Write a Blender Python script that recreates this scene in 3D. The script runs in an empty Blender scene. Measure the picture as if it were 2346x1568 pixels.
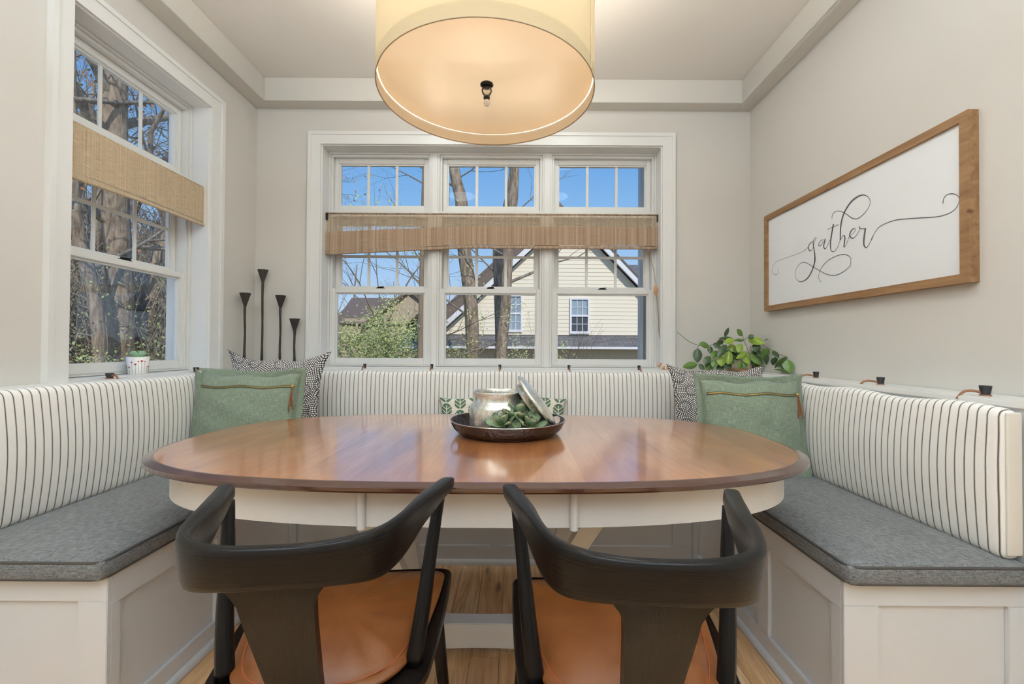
import bpy, bmesh, math, random
from mathutils import Vector, Matrix, Euler
sc = bpy.context.scene
C = sc.collection
PI = math.pi

# ------------------------------------------------------------------ camera
CAM = Vector((0, 0, 1.075))
PITCH, ROLL, FPX = 0.0117, 0.0058, 1011.0
fw = Vector((0, math.cos(PITCH), math.sin(PITCH)))
rt = Vector((1, 0, 0)); dn = fw.cross(rt)
r2 = math.cos(ROLL)*rt - math.sin(ROLL)*dn
d2 = math.sin(ROLL)*rt + math.cos(ROLL)*dn
cam_data = bpy.data.cameras.new('camera'); cam = bpy.data.objects.new('camera', cam_data); C.objects.link(cam)
cam.matrix_world = Matrix(((r2.x, -d2.x, -fw.x, CAM.x), (r2.y, -d2.y, -fw.y, CAM.y), (r2.z, -d2.z, -fw.z, CAM.z), (0, 0, 0, 1)))
cam_data.sensor_width = 36; cam_data.lens = 36*FPX/2346
cam_data.shift_x = -12/2346
cam_data.clip_start = 0.02; cam_data.clip_end = 300
sc.camera = cam
sc.view_settings.view_transform = 'Standard'; sc.view_settings.look = 'None'
sc.view_settings.exposure = EXPO = 0.0
sc.view_settings.gamma = 1.0; sc.view_settings.use_curve_mapping = False
sc.cycles.max_bounces = 8; sc.cycles.diffuse_bounces = 5; sc.cycles.glossy_bounces = 4
sc.cycles.transparent_max_bounces = 24; sc.cycles.transmission_bounces = 6
sc.cycles.caustics_reflective = False; sc.cycles.caustics_refractive = False
sc.cycles.sample_clamp_indirect = 6.0

# ------------------------------------------------------------------ node helper
class G:
    def __init__(s, name):
        s.m = bpy.data.materials.new(name); s.m.use_nodes = True
        s.nt = s.m.node_tree; s.nt.nodes.clear()
        s.out = s.nt.nodes.new('ShaderNodeOutputMaterial')
    def n(s, t, **k):
        x = s.nt.nodes.new('ShaderNode'+t)
        for a, b in k.items(): setattr(x, a, b)
        return x
    def put(s, node, name, v):
        if v is None: return
        i = node.inputs[name]
        if isinstance(v, bpy.types.NodeSocket): s.nt.links.new(v, i)
        elif isinstance(v, (tuple, list)) and len(v) == 3 and i.type == 'RGBA': i.default_value = (*v, 1)
        else: i.default_value = v
    def f(s, op, a, b=None, c=None):
        x = s.n('Math', operation=op)
        s.put(x, 0, a); s.put(x, 1, b); s.put(x, 2, c)
        return x.outputs[0]
    def obj(s): return s.n('TexCoord').outputs['Object']
    def uv(s): return s.n('TexCoord').outputs['UV']
    def rnd(s): return s.n('ObjectInfo').outputs['Random']
    def sep(s, v):
        x = s.n('SeparateXYZ'); s.put(x, 0, v); return x.outputs
    def comb(s, a, b, c):
        x = s.n('CombineXYZ'); s.put(x, 0, a); s.put(x, 1, b); s.put(x, 2, c); return x.outputs[0]
    def scale(s, v, sx, sy, sz):
        x = s.n('VectorMath', operation='MULTIPLY'); s.put(x, 0, v); s.put(x, 1, (sx, sy, sz)); return x.outputs[0]
    def add(s, v, w):
        x = s.n('VectorMath', operation='ADD'); s.put(x, 0, v); s.put(x, 1, w); return x.outputs[0]
    def noise(s, v, sc_=5, d=4, r=.5, dist=0):
        x = s.n('TexNoise'); s.put(x, 'Vector', v); s.put(x, 'Scale', sc_); s.put(x, 'Detail', d); s.put(x, 'Roughness', r); s.put(x, 'Distortion', dist)
        return x.outputs[0]
    def vor(s, v, sc_=5, feat='F1'):
        x = s.n('TexVoronoi', feature=feat); s.put(x, 'Vector', v); s.put(x, 'Scale', sc_); return x
    def mix(s, f, a, b):
        x = s.n('Mix', data_type='RGBA'); s.put(x, 0, f); s.put(x, 6, a); s.put(x, 7, b); return x.outputs[2]
    def ramp(s, f, stops):
        x = s.n('ValToRGB'); s.put(x, 0, f); e = x.color_ramp.elements
        while len(e) < len(stops): e.new(.5)
        for q, (p, c) in zip(e, stops): q.position = p; q.color = (*c, 1) if len(c) == 3 else c
        return x.outputs[0]
    def mr(s, v, a, b, c=0, d=1):
        x = s.n('MapRange'); s.put(x, 0, v); s.put(x, 1, a); s.put(x, 2, b); s.put(x, 3, c); s.put(x, 4, d); return x.outputs[0]
    def bump(s, h, st=.3, dist=.002):
        x = s.n('Bump'); s.put(x, 'Height', h); s.put(x, 'Strength', st); s.put(x, 'Distance', dist); return x.outputs[0]
    def bsdf(s, col, rough=.5, **k):
        x = s.n('BsdfPrincipled'); s.put(x, 'Base Color', col); s.put(x, 'Roughness', rough)
        for a, b in k.items(): s.put(x, a.replace('_', ' '), b)
        s.nt.links.new(x.outputs[0], s.out.inputs[0]); s.b = x
        return s.m

def srgb(r, g, b):
    f = lambda c: (c/255/12.92) if c/255 <= .04045 else ((c/255+.055)/1.055)**2.4
    return (f(r), f(g), f(b))

M = {}
def plain(name, col, rough=.5, bump=None, **k):
    g = G(name)
    if bump:
        sc_, st, di = bump
        k['Normal'] = g.bump(g.noise(g.obj(), sc_, 3), st, di)
    M[name] = g.bsdf(col, rough, **k); return M[name]

# world: a clear spring sky, deeper blue overhead, paler to the horizon
w = bpy.data.worlds.new('sky'); sc.world = w; w.use_nodes = True
nt = w.node_tree; nt.nodes.clear()
wo = nt.nodes.new('ShaderNodeOutputWorld'); bg = nt.nodes.new('ShaderNodeBackground')
tc = nt.nodes.new('ShaderNodeTexCoord'); sx = nt.nodes.new('ShaderNodeSeparateXYZ'); cr = nt.nodes.new('ShaderNodeValToRGB')
nt.links.new(tc.outputs['Generated'], sx.inputs[0]); nt.links.new(sx.outputs[2], cr.inputs[0])
nt.links.new(cr.outputs[0], bg.inputs[0]); nt.links.new(bg.outputs[0], wo.inputs[0])
e = cr.color_ramp.elements
st = [(0.0, srgb(212, 226, 242)), (.12, srgb(176, 208, 243)), (.25, srgb(144, 192, 238)), (.40, srgb(108, 166, 228)), (1.0, srgb(64, 130, 215))]
while len(e) < len(st): e.new(.5)
for q, (p, c) in zip(e, st): q.position = p; q.color = (*c, 1)
bg.inputs[1].default_value = 1.0

def light(name, kind, loc, rot, energy, color=(1, 1, 1), **k):
    d = bpy.data.lights.new(name, kind); d.energy = energy; d.color = color
    for a, b in k.items(): setattr(d, a, b)
    o = bpy.data.objects.new(name, d); C.objects.link(o); o.location = loc; o.rotation_euler = rot
    return o
sun_dir = Vector((-.28, .80, -.60))
light('sun', 'SUN', (0, 0, 20), sun_dir.to_track_quat('-Z', 'Y').to_euler(), 2.9, (1, .95, .88), angle=.009)
# added fill lamps, all out of view: overhead, up-pointing and at the rear wall
LC_ = (.80, .96, 1.12)
light('overhead_fill_light', 'AREA', (-.1, -1.6, 2.72), (0, 0, 0), 12, LC_, shape='RECTANGLE', size=2.2, size_y=1.2)  # added overhead fill behind the camera, no fixture built
light('bounce_fill_light', 'AREA', (-.85, -.6, 2.0), (PI, 0, 0), 90, LC_, shape='DISK', size=.5)  # added unseen pair aimed up, bouncing fill off the ceiling
light('bounce_fill_light', 'AREA', (.70, -.6, 2.0), (PI, 0, 0), 90, LC_, shape='DISK', size=.5)
for dx_ in (-.62, .40):
    for dy_ in (1.10, 1.98):
        light('downward_fill_light', 'AREA', (dx_, dy_, 2.735), (0, 0, 0), 4, (.84, .95, 1.0), shape='DISK', size=.3)  # added fill over the nook, just above the view
light('rear_fill_light', 'AREA', (0, -3.4, 1.9), (PI/2, 0, 0), 4, LC_, shape='RECTANGLE', size=4.2, size_y=1.4)  # added weak fill from behind; the rear wall has no opening

# ------------------------------------------------------------------ materials
def wall_mat():
    g = G('wall_paint'); v = g.obj()
    g.bsdf(g.mix(g.noise(v, 1.5, 2), srgb(205, 201, 193), srgb(208, 204, 197)), .75, Normal=g.bump(g.noise(v, 260, 2), .12, .001)); M['wall'] = g.m
wall_mat()
plain('ceiling_paint', srgb(217, 214, 208), .8, (200, .1, .001))
plain('trim_paint', srgb(224, 223, 219), .32)
plain('wainscot_paint', srgb(214, 216, 218), .35)
plain('vinyl', srgb(220, 219, 215), .3)
plain('cove_paint', srgb(203, 200, 192), .5)
plain('black_metal', (.012, .012, .013), .35, Metallic=.6)
plain('iron', (.030, .024, .020), .6, (90, .4, .002))
plain('rubber', (.02, .02, .022), .5)
plain('leather_strap', srgb(142, 96, 66), .6)
plain('brass', srgb(190, 150, 80), .35, Metallic=.9); plain('hem', srgb(176, 158, 130), .6)

def floor_mat():
    g = G('oak_plank'); v = g.obj(); r = g.rnd()
    o = g.add(v, g.comb(g.f('MULTIPLY', r, 37.), g.f('MULTIPLY', r, 91.), 0.))
    fine = g.noise(g.scale(o, 90, 3.0, 10), 1, 5, .6)
    mid = g.noise(g.scale(o, 16, 1.6, 4), 1, 4, .6, 1.8)
    kn = g.vor(g.scale(o, 9, 2.6, 1), 1).outputs[0]
    knot = g.mr(kn, .05, .17, 1, 0)
    base = g.ramp(r, [(0, srgb(240, 204, 154)), (.4, srgb(226, 178, 124)), (.7, srgb(244, 214, 168)), (1, srgb(206, 154, 104))])
    c = g.mix(g.mr(mid, .35, .7), base, srgb(196, 144, 96))
    c = g.mix(g.f('MULTIPLY', g.mr(fine, .45, .75), .4), c, srgb(130, 84, 50))
    c = g.mix(g.f('MULTIPLY', knot, .75), c, srgb(74, 42, 22))
    g.bsdf(c, .34, Normal=g.bump(fine, .25, .0015)); M['floor'] = g.m
floor_mat()
def table_mat():
    g = G('cherry_tabletop'); v = g.obj(); x, y, z = g.sep(v)
    b = g.f('FLOOR', g.f('MULTIPLY', x, 7.2)); rb = g.n('TexWhiteNoise', noise_dimensions='1D'); g.put(rb, 'W', b); r = rb.outputs[0]
    o = g.add(v, g.comb(g.f('MULTIPLY', r, 9.), g.f('MULTIPLY', r, 21.), 0.))
    broad = g.noise(g.scale(o, 7, 1.3, 1), 1, 4, .6, 1.4)
    fine = g.noise(g.scale(o, 110, 5, 1), 1, 4, .6)
    cl = g.noise(v, 2.4, 3, .6)
    c = g.ramp(broad, [(.25, srgb(138, 84, 46)), (.5, srgb(178, 116, 68)), (.72, srgb(200, 140, 86))])
    c = g.mix(g.f('MULTIPLY', g.mr(fine, .4, .75), .3), c, srgb(96, 46, 22))
    c = g.mix(g.f('MULTIPLY', r, .35), c, srgb(140, 70, 34))
    c = g.mix(g.mr(cl, .45, .75, 0, .35), c, srgb(112, 58, 30))
    g.bsdf(c, .3, Coat_Weight=1.0, Coat_Roughness=.12, Coat_IOR=2.4, Normal=g.bump(g.noise(g.scale(v, 60, 60, 1), 1, 3), .05, .001)); M['table'] = g.m
table_mat()
plain('dark_cherry', srgb(66, 36, 26), .25, Coat_Weight=1.0, Coat_Roughness=.15)
def blackwood():
    g = G('black_ash'); v = g.obj()
    n = g.noise(g.scale(g.n('TexCoord').outputs['UV'], 5, 160, 1), 1, 4, .65, .5)
    c = g.ramp(n, [(.35, srgb(5, 3, 2)), (.65, srgb(16, 11, 9))])
    g.bsdf(c, .40, Normal=g.bump(n, .6, .0016), Specular_IOR_Level=.12, Coat_Weight=.28, Coat_Roughness=.2); M['blackwood'] = g.m
blackwood()
def leather():
    g = G('tan_leather'); v = g.obj()
    c = g.mix(g.mr(g.noise(v, 7, 4), .35, .7), srgb(118, 68, 28), srgb(102, 55, 20))
    g.bsdf(c, .42, Normal=g.bump(g.f('ADD', g.noise(v, 14, 3), g.f('MULTIPLY', g.vor(v, 500).outputs[0], .15)), .35, .004)); M['leather'] = g.m
leather()
plain('leather_seam', srgb(140, 68, 28), .6)
def charcoal():
    g = G('charcoal_tweed'); v = g.obj()
    a = g.noise(g.scale(v, 260, 40, 300), 1, 3, .7); b = g.noise(g.scale(v, 40, 420, 300), 1, 3, .7)
    n = g.f('ADD', g.f('MULTIPLY', a, .5), g.f('MULTIPLY', b, .5))
    c = g.ramp(n, [(.36, srgb(62, 62, 62)), (.62, srgb(128, 129, 128))])
    g.bsdf(c, .9, Normal=g.bump(n, .5, .002), Sheen_Weight=.15); M['charcoal'] = g.m
charcoal()
plain('charcoal_piping', srgb(70, 66, 62), .85)
def stripe(name, axis, period, off=0.):
    g = G(name); v = g.obj(); p = g.sep(v)[axis]
    wob = g.f('MULTIPLY', g.f('SUBTRACT', g.noise(g.scale(v, 5, 5, 5), 1, 2), .5), .006)
    fr = g.f('FRACT', g.f('DIVIDE', g.f('ADD', g.f('ADD', p, off+50), wob), period))
    d = g.f('ABSOLUTE', g.f('SUBTRACT', fr, .5))
    rag = g.f('MULTIPLY', g.f('SUBTRACT', g.noise(v, 900, 2), .5), .05)
    core = g.mr(g.f('ADD', d, rag), .035, .085, 1, 0)
    halo = g.mr(g.f('ADD', d, rag), .08, .14, .3, 0)
    weave = g.noise(v, 600, 2)
    c = g.mix(g.mr(weave, .35, .65), srgb(236, 233, 226), srgb(246, 244, 238))
    c = g.mix(halo, c, srgb(150, 132, 122)); c = g.mix(core, c, srgb(92, 74, 70))
    g.bsdf(c, .9, Normal=g.bump(weave, .35, .0015), Sheen_Weight=.2); M[name] = g.m
stripe('ticking_stripe_y', 1, .0255); stripe('ticking_stripe_x', 0, .0255); stripe('ticking_stripe_z', 2, .0235)
def gusset():
    g = G('ticking_gusset'); v = g.obj(); x, y, z = g.sep(v)
    d = g.f('ABSOLUTE', g.f('SUBTRACT', g.f('FRACT', g.f('DIVIDE', z, .0235)), .5))
    m = g.f('MULTIPLY', g.mr(d, .06, .12, 1, 0), g.mr(g.f('ABSOLUTE', g.f('SUBTRACT', x, 1.327)), .005, .009, 1, 0))
    g.bsdf(g.mix(m, srgb(222, 216, 204), srgb(92, 80, 74)), .9); M['ticking_gusset'] = g.m
gusset()
def sage():
    g = G('sage_linen'); v = g.uv()
    a = g.noise(g.scale(v, 14, 170, 1), 1, 4, .7); b = g.noise(g.scale(v, 170, 14, 1), 1, 4, .7)
    n = g.f('ADD', g.f('MULTIPLY', a, .5), g.f('MULTIPLY', b, .5))
    c = g.ramp(n, [(.36, srgb(96, 108, 90)), (.52, srgb(120, 132, 112)), (.66, srgb(156, 166, 146))])
    g.bsdf(c, .9, Normal=g.bump(n, .4, .002), Sheen_Weight=.2); M['sage'] = g.m
sage()
def mandala():
    g = G('mandala_print'); v = g.uv()
    vo = g.vor(v, 4.3); pos = vo.outputs['Position']; dv = g.n('VectorMath', operation='SUBTRACT'); g.put(dv, 0, v); g.put(dv, 1, pos)
    x, y, z = g.sep(dv.outputs[0])
    r = g.f('SQRT', g.f('ADD', g.f('MULTIPLY', x, x), g.f('MULTIPLY', y, y)))
    th = g.f('ARCTAN2', y, x)
    k = g.f('MULTIPLY', r, 58.); ring = g.f('FLOOR', k); fr = g.f('SUBTRACT', g.f('FRACT', k), .5)
    cnt = g.f('ADD', g.f('MULTIPLY', ring, 5.), 4.)
    an = g.f('SUBTRACT', g.f('FRACT', g.f('ADD', g.f('MULTIPLY', g.f('DIVIDE', th, 2*PI), cnt), g.f('MULTIPLY', ring, .5))), .5)
    dd = g.f('ADD', g.f('POWER', g.f('MULTIPLY', g.f('ABSOLUTE', fr), 2.25), 3.), g.f('POWER', g.f('MULTIPLY', g.f('ABSOLUTE', an), 2.5), 3.))
    dot = g.mr(dd, .42, .62, 1, 0)
    band = g.f('MULTIPLY', g.f('COMPARE', ring, 3., .4), .5)
    c = g.mix(g.f('MULTIPLY', dot, g.f('SUBTRACT', 1., band)), srgb(44, 38, 36), srgb(236, 232, 226))
    g.bsdf(c, .9); M['mandala'] = g.m
mandala()
def leafprint():
    g = G('green_leaf_print'); v = g.uv(); x, y, z = g.sep(v)
    col = g.f('FLOOR', g.f('MULTIPLY', x, 9.)); sh = g.f('MULTIPLY', g.f('MODULO', col, 2.), .5)
    u = g.f('SUBTRACT', g.f('FRACT', g.f('MULTIPLY', x, 9.)), .5)
    w_ = g.f('FRACT', g.f('ADD', g.f('MULTIPLY', y, 3.3), sh))
    au = g.f('ABSOLUTE', u)
    env = g.f('SQRT', g.f('MAXIMUM', g.f('SUBTRACT', 1., g.f('POWER', g.f('DIVIDE', g.f('SUBTRACT', w_, .42), .5), 2.)), 0.))
    inside = g.mr(g.f('SUBTRACT', g.f('MULTIPLY', env, .42), au), 0, .02)
    vein = g.mr(g.f('ABSOLUTE', g.f('SUBTRACT', g.f('FRACT', g.f('SUBTRACT', g.f('MULTIPLY', w_, 3.4), g.f('MULTIPLY', au, 2.8))), .5)), .08, .13)
    stem = g.mr(au, .02, .04)
    cap = g.f('GREATER_THAN', w_, .74)
    m = g.f('MULTIPLY', inside, g.f('MAXIMUM', g.f('MULTIPLY', vein, stem), cap))
    g.bsdf(g.mix(m, srgb(222, 214, 200), srgb(78, 106, 82)), .9); M['leafprint'] = g.m
leafprint()
def woven(name, a, b, thr):
    g = G(name); v = g.uv(); x, y, z = g.sep(v)
    reed = g.noise(g.scale(v, 14, 120, 1), 1, 4, .75)
    strip_ = g.noise(g.scale(v, 60, 0, 0), 1, 3, .75)
    patch = g.noise(g.scale(v, 90, 3, 1), 1, 3, .6)
    xw = g.f('ADD', g.f('MULTIPLY', x, 58.), g.f('MULTIPLY', g.noise(g.scale(v, 17, 0, 0), 1, 1), 2.))
    th1 = g.mr(g.f('ABSOLUTE', g.f('SUBTRACT', g.f('FRACT', xw), .5)), .02, .06, 1, 0)
    th2 = g.mr(g.f('ABSOLUTE', g.f('SUBTRACT', g.f('FRACT', g.f('ADD', g.f('MULTIPLY', xw, 1.37), .3)), .5)), .02, .05, 1, 0)
    thread = g.f('MAXIMUM', th1, th2)
    c = g.mix(g.mr(reed, .35, .65), a, b)
    c = g.mix(g.mr(strip_, .45, .6, 0, .45), c, srgb(236, 222, 196))
    c = g.mix(g.mr(strip_, .30, .42, .2, 0), c, srgb(150, 122, 92))
    c = g.mix(g.f('MULTIPLY', thread, .42), c, srgb(126, 98, 72))
    hole = g.f('MULTIPLY', g.mr(g.noise(g.scale(v, 26, 260, 1), 1, 3, .8), thr, thr+.08, 1, 0), g.f('SUBTRACT', 1., g.f('MULTIPLY', thread, .9)))
    d = g.n('BsdfDiffuse'); g.put(d, 0, c); t = g.n('BsdfTranslucent'); g.put(t, 0, c)
    m1 = g.n('MixShader'); g.put(m1, 0, .4); g.put(m1, 1, d.outputs[0]); g.put(m1, 2, t.outputs[0])
    tr = g.n('BsdfTransparent'); m2 = g.n('MixShader'); g.put(m2, 0, hole); g.put(m2, 1, m1.outputs[0]); g.put(m2, 2, tr.outputs[0])
    g.nt.links.new(m2.outputs[0], g.out.inputs[0]); M[name] = g.m
woven('bamboo_single', srgb(190, 160, 128), srgb(232, 212, 184), .455)
woven('bamboo_fold', srgb(170, 142, 118), srgb(212, 186, 160), .30)
woven('bamboo_close', srgb(196, 170, 136), srgb(246, 230, 202), .36)
def glass(name, tint=(1, 1, 1), refl=1.0):
    g = G(name); tr = g.n('BsdfTransparent'); g.put(tr, 0, tint); gl = g.n('BsdfGlossy'); g.put(gl, 'Roughness', .0)
    fr = g.n('Fresnel'); g.put(fr, 0, 1.45); m = g.n('MixShader'); g.put(m, 0, g.f('MULTIPLY', fr.outputs[0], refl)); g.put(m, 1, tr.outputs[0]); g.put(m, 2, gl.outputs[0])
    g.nt.links.new(m.outputs[0], g.out.inputs[0]); M[name] = g.m
glass('window_glass', (1, 1, 1), .12); glass('clear_glass', (.9, .88, .84), 1.5)
def shade_mats():
    g = G('shade_fabric'); v = g.obj(); wv = g.noise(g.scale(v, 300, 300, 500), 1, 2)
    c = g.mix(wv, srgb(192, 172, 138), srgb(200, 180, 146))
    d = g.n('BsdfDiffuse'); g.put(d, 0, c); t = g.n('BsdfTranslucent'); g.put(t, 0, srgb(255, 232, 190))
    m = g.n('MixShader'); g.put(m, 0, .016); g.put(m, 1, d.outputs[0]); g.put(m, 2, t.outputs[0]); g.nt.links.new(m.outputs[0], g.out.inputs[0]); M['shade'] = g.m
    g = G('acrylic_diffuser'); d = g.n('BsdfDiffuse'); g.put(d, 0, srgb(244, 234, 220)); t = g.n('BsdfTranslucent'); g.put(t, 0, srgb(255, 244, 228))
    m = g.n('MixShader'); g.put(m, 0, .75); g.put(m, 1, d.outputs[0]); g.put(m, 2, t.outputs[0])
    gl = g.n('BsdfGlossy'); g.put(gl, 'Roughness', .02); fr = g.n('Fresnel'); g.put(fr, 0, 1.85)
    m2 = g.n('MixShader'); g.put(m2, 0, fr.outputs[0]); g.put(m2, 1, m.outputs[0]); g.put(m2, 2, gl.outputs[0]); g.nt.links.new(m2.outputs[0], g.out.inputs[0]); M['diffuser'] = g.m
shade_mats()
plain('shade_lining', srgb(250, 240, 222), .8)
def pine():
    g = G('stained_pine'); v = g.obj()
    n = g.noise(g.scale(v, 30, 3, 30), 1, 4, .6, 1.); c = g.ramp(n, [(.3, srgb(122, 88, 56)), (.7, srgb(160, 124, 86))])
    k = g.vor(g.scale(v, 6, 9, 12), 1).outputs[0]
    c = g.mix(g.mr(k, .05, .12, .8, 0), c, srgb(84, 52, 28)); g.bsdf(c, .6); M['pine'] = g.m
pine()
plain('sign_panel', srgb(230, 232, 233), .5); plain('sign_ink', srgb(84, 84, 90), .6)
def hammered():
    g = G('hammered_bronze'); v = g.obj(); vo = g.vor(v, 75).outputs[0]
    g.bsdf(g.mix(g.noise(v, 25, 3), srgb(58, 50, 48), srgb(96, 84, 78)), .24, Metallic=.9, Normal=g.bump(vo, .7, .004)); M['hammered'] = g.m
hammered()
plain('bright_rim', srgb(190, 188, 186), .2, Metallic=1.)
def mercury():
    g = G('mercury_glass'); v = g.obj(); n = g.noise(g.scale(v, 60, 60, 14), 1, 5, .7)
    g.bsdf(g.mix(g.mr(n, .4, .7), srgb(236, 234, 224), srgb(190, 188, 176)), g.mr(n, .3, .7, .12, .4), Metallic=.8, Normal=g.bump(g.noise(v, 70, 3), .2, .003)); M['mercury'] = g.m
mercury()
def succ():
    g = G('succulent_leaf'); y = g.sep(g.n('TexCoord').outputs['UV'])[1]; n = g.noise(g.obj(), 30, 2)
    c = g.ramp(y, [(0, srgb(172, 186, 118)), (.35, srgb(140, 160, 118)), (.88, srgb(116, 138, 112)), (1., srgb(124, 116, 84))])
    c = g.mix(g.mr(n, .4, .7, 0, .35), c, srgb(178, 192, 136)); g.bsdf(c, .5, Subsurface_Weight=.0); M['succulent'] = g.m
succ()
plain('ceramic', srgb(226, 218, 206), .3); plain('cup_glaze', srgb(240, 236, 232), .25); plain('heart_red', srgb(170, 40, 60), .5)
plain('cactus', srgb(128, 162, 128), .6); plain('soil', srgb(52, 38, 28), .9, (60, .8, .01))
for nm, c in (('leaf_dark', srgb(66, 88, 56)), ('leaf_mid', srgb(96, 128, 58)), ('leaf_light', srgb(146, 172, 66))):
    g = G(nm); v = g.uv(); x = g.sep(v)[0]
    mid = g.mr(g.f('ABSOLUTE', g.f('SUBTRACT', x, .5)), .02, .06, .35, 0)
    g.bsdf(g.mix(mid, g.mix(g.mr(g.noise(g.obj(), 40, 3), .35, .7, 0, .4), c, tuple(q*.6 for q in c)), tuple(min(1, q*1.7) for q in c)), .32); M[nm] = g.m
plain('vine', srgb(116, 98, 70), .7); plain('cord_fibre', srgb(150, 128, 112), .8); plain('tassel_wood', srgb(196, 140, 92), .6)
def bark(name, a, b, s=1.):
    g = G(name); v = g.obj(); n = g.noise(g.scale(v, 9*s, 9*s, 2*s), 1, 5, .7)
    g.bsdf(g.ramp(n, [(.3, a), (.7, b)]), .9, Normal=g.bump(n, .8, .03)); M[name] = g.m
bark('bark', srgb(84, 68, 52), srgb(186, 168, 146), 2.2); bark('bark_grey', srgb(92, 82, 70), srgb(176, 164, 148), 2.); bark('twig', srgb(108, 92, 74), srgb(150, 132, 108))
bark('brush_twig', srgb(120, 108, 92), srgb(176, 164, 146)); plain('bud_green', srgb(192, 200, 132), .8); plain('bud_green_dark', srgb(156, 168, 110), .8); plain('dead_leaf', srgb(176, 122, 84), .8)
def ground():
    g = G('leaf_litter'); v = g.obj(); g.bsdf(g.ramp(g.noise(v, 3, 5), [(.35, srgb(110, 104, 62)), (.6, srgb(140, 124, 92))]), .95); M['ground'] = g.m
    g = G('far_wood'); v = g.obj(); n = g.noise(g.scale(v, 1.4, 1.4, .25), 1, 6, .75)
    g.bsdf(g.ramp(n, [(.35, srgb(112, 98, 80)), (.5, srgb(150, 136, 116)), (.65, srgb(128, 134, 92))]), .95); M['far_wood'] = g.m
ground()
plain('cream_siding', srgb(232, 222, 200), .7); plain('tan_siding', srgb(186, 170, 146), .8); plain('house_trim', srgb(224, 224, 226), .6)
def shingle():
    g = G('grey_shingle'); v = g.obj(); b = g.n('TexBrick'); g.put(b, 'Vector', g.scale(v, 1, 1, 1)); g.put(b, 'Scale', 1.0); g.put(b, 'Color1', srgb(104, 102, 102)); g.put(b, 'Color2', srgb(128, 126, 124)); g.put(b, 'Mortar', srgb(80, 78, 78))
    g.put(b, 'Brick Width', .3); g.put(b, 'Row Height', .12); g.put(b, 'Mortar Size', .008)
    g.bsdf(b.outputs[0], .9); M['shingle'] = g.m
shingle()
plain('roof_brown', srgb(118, 104, 94), .9, (8, .5, .05)); plain('dark_pane', srgb(70, 76, 80), .15); plain('pale_pane', srgb(150, 166, 176), .15)
plain('downspout_metal', srgb(214, 216, 214), .5); plain('downspout_dark', srgb(156, 154, 150), .6)
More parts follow.
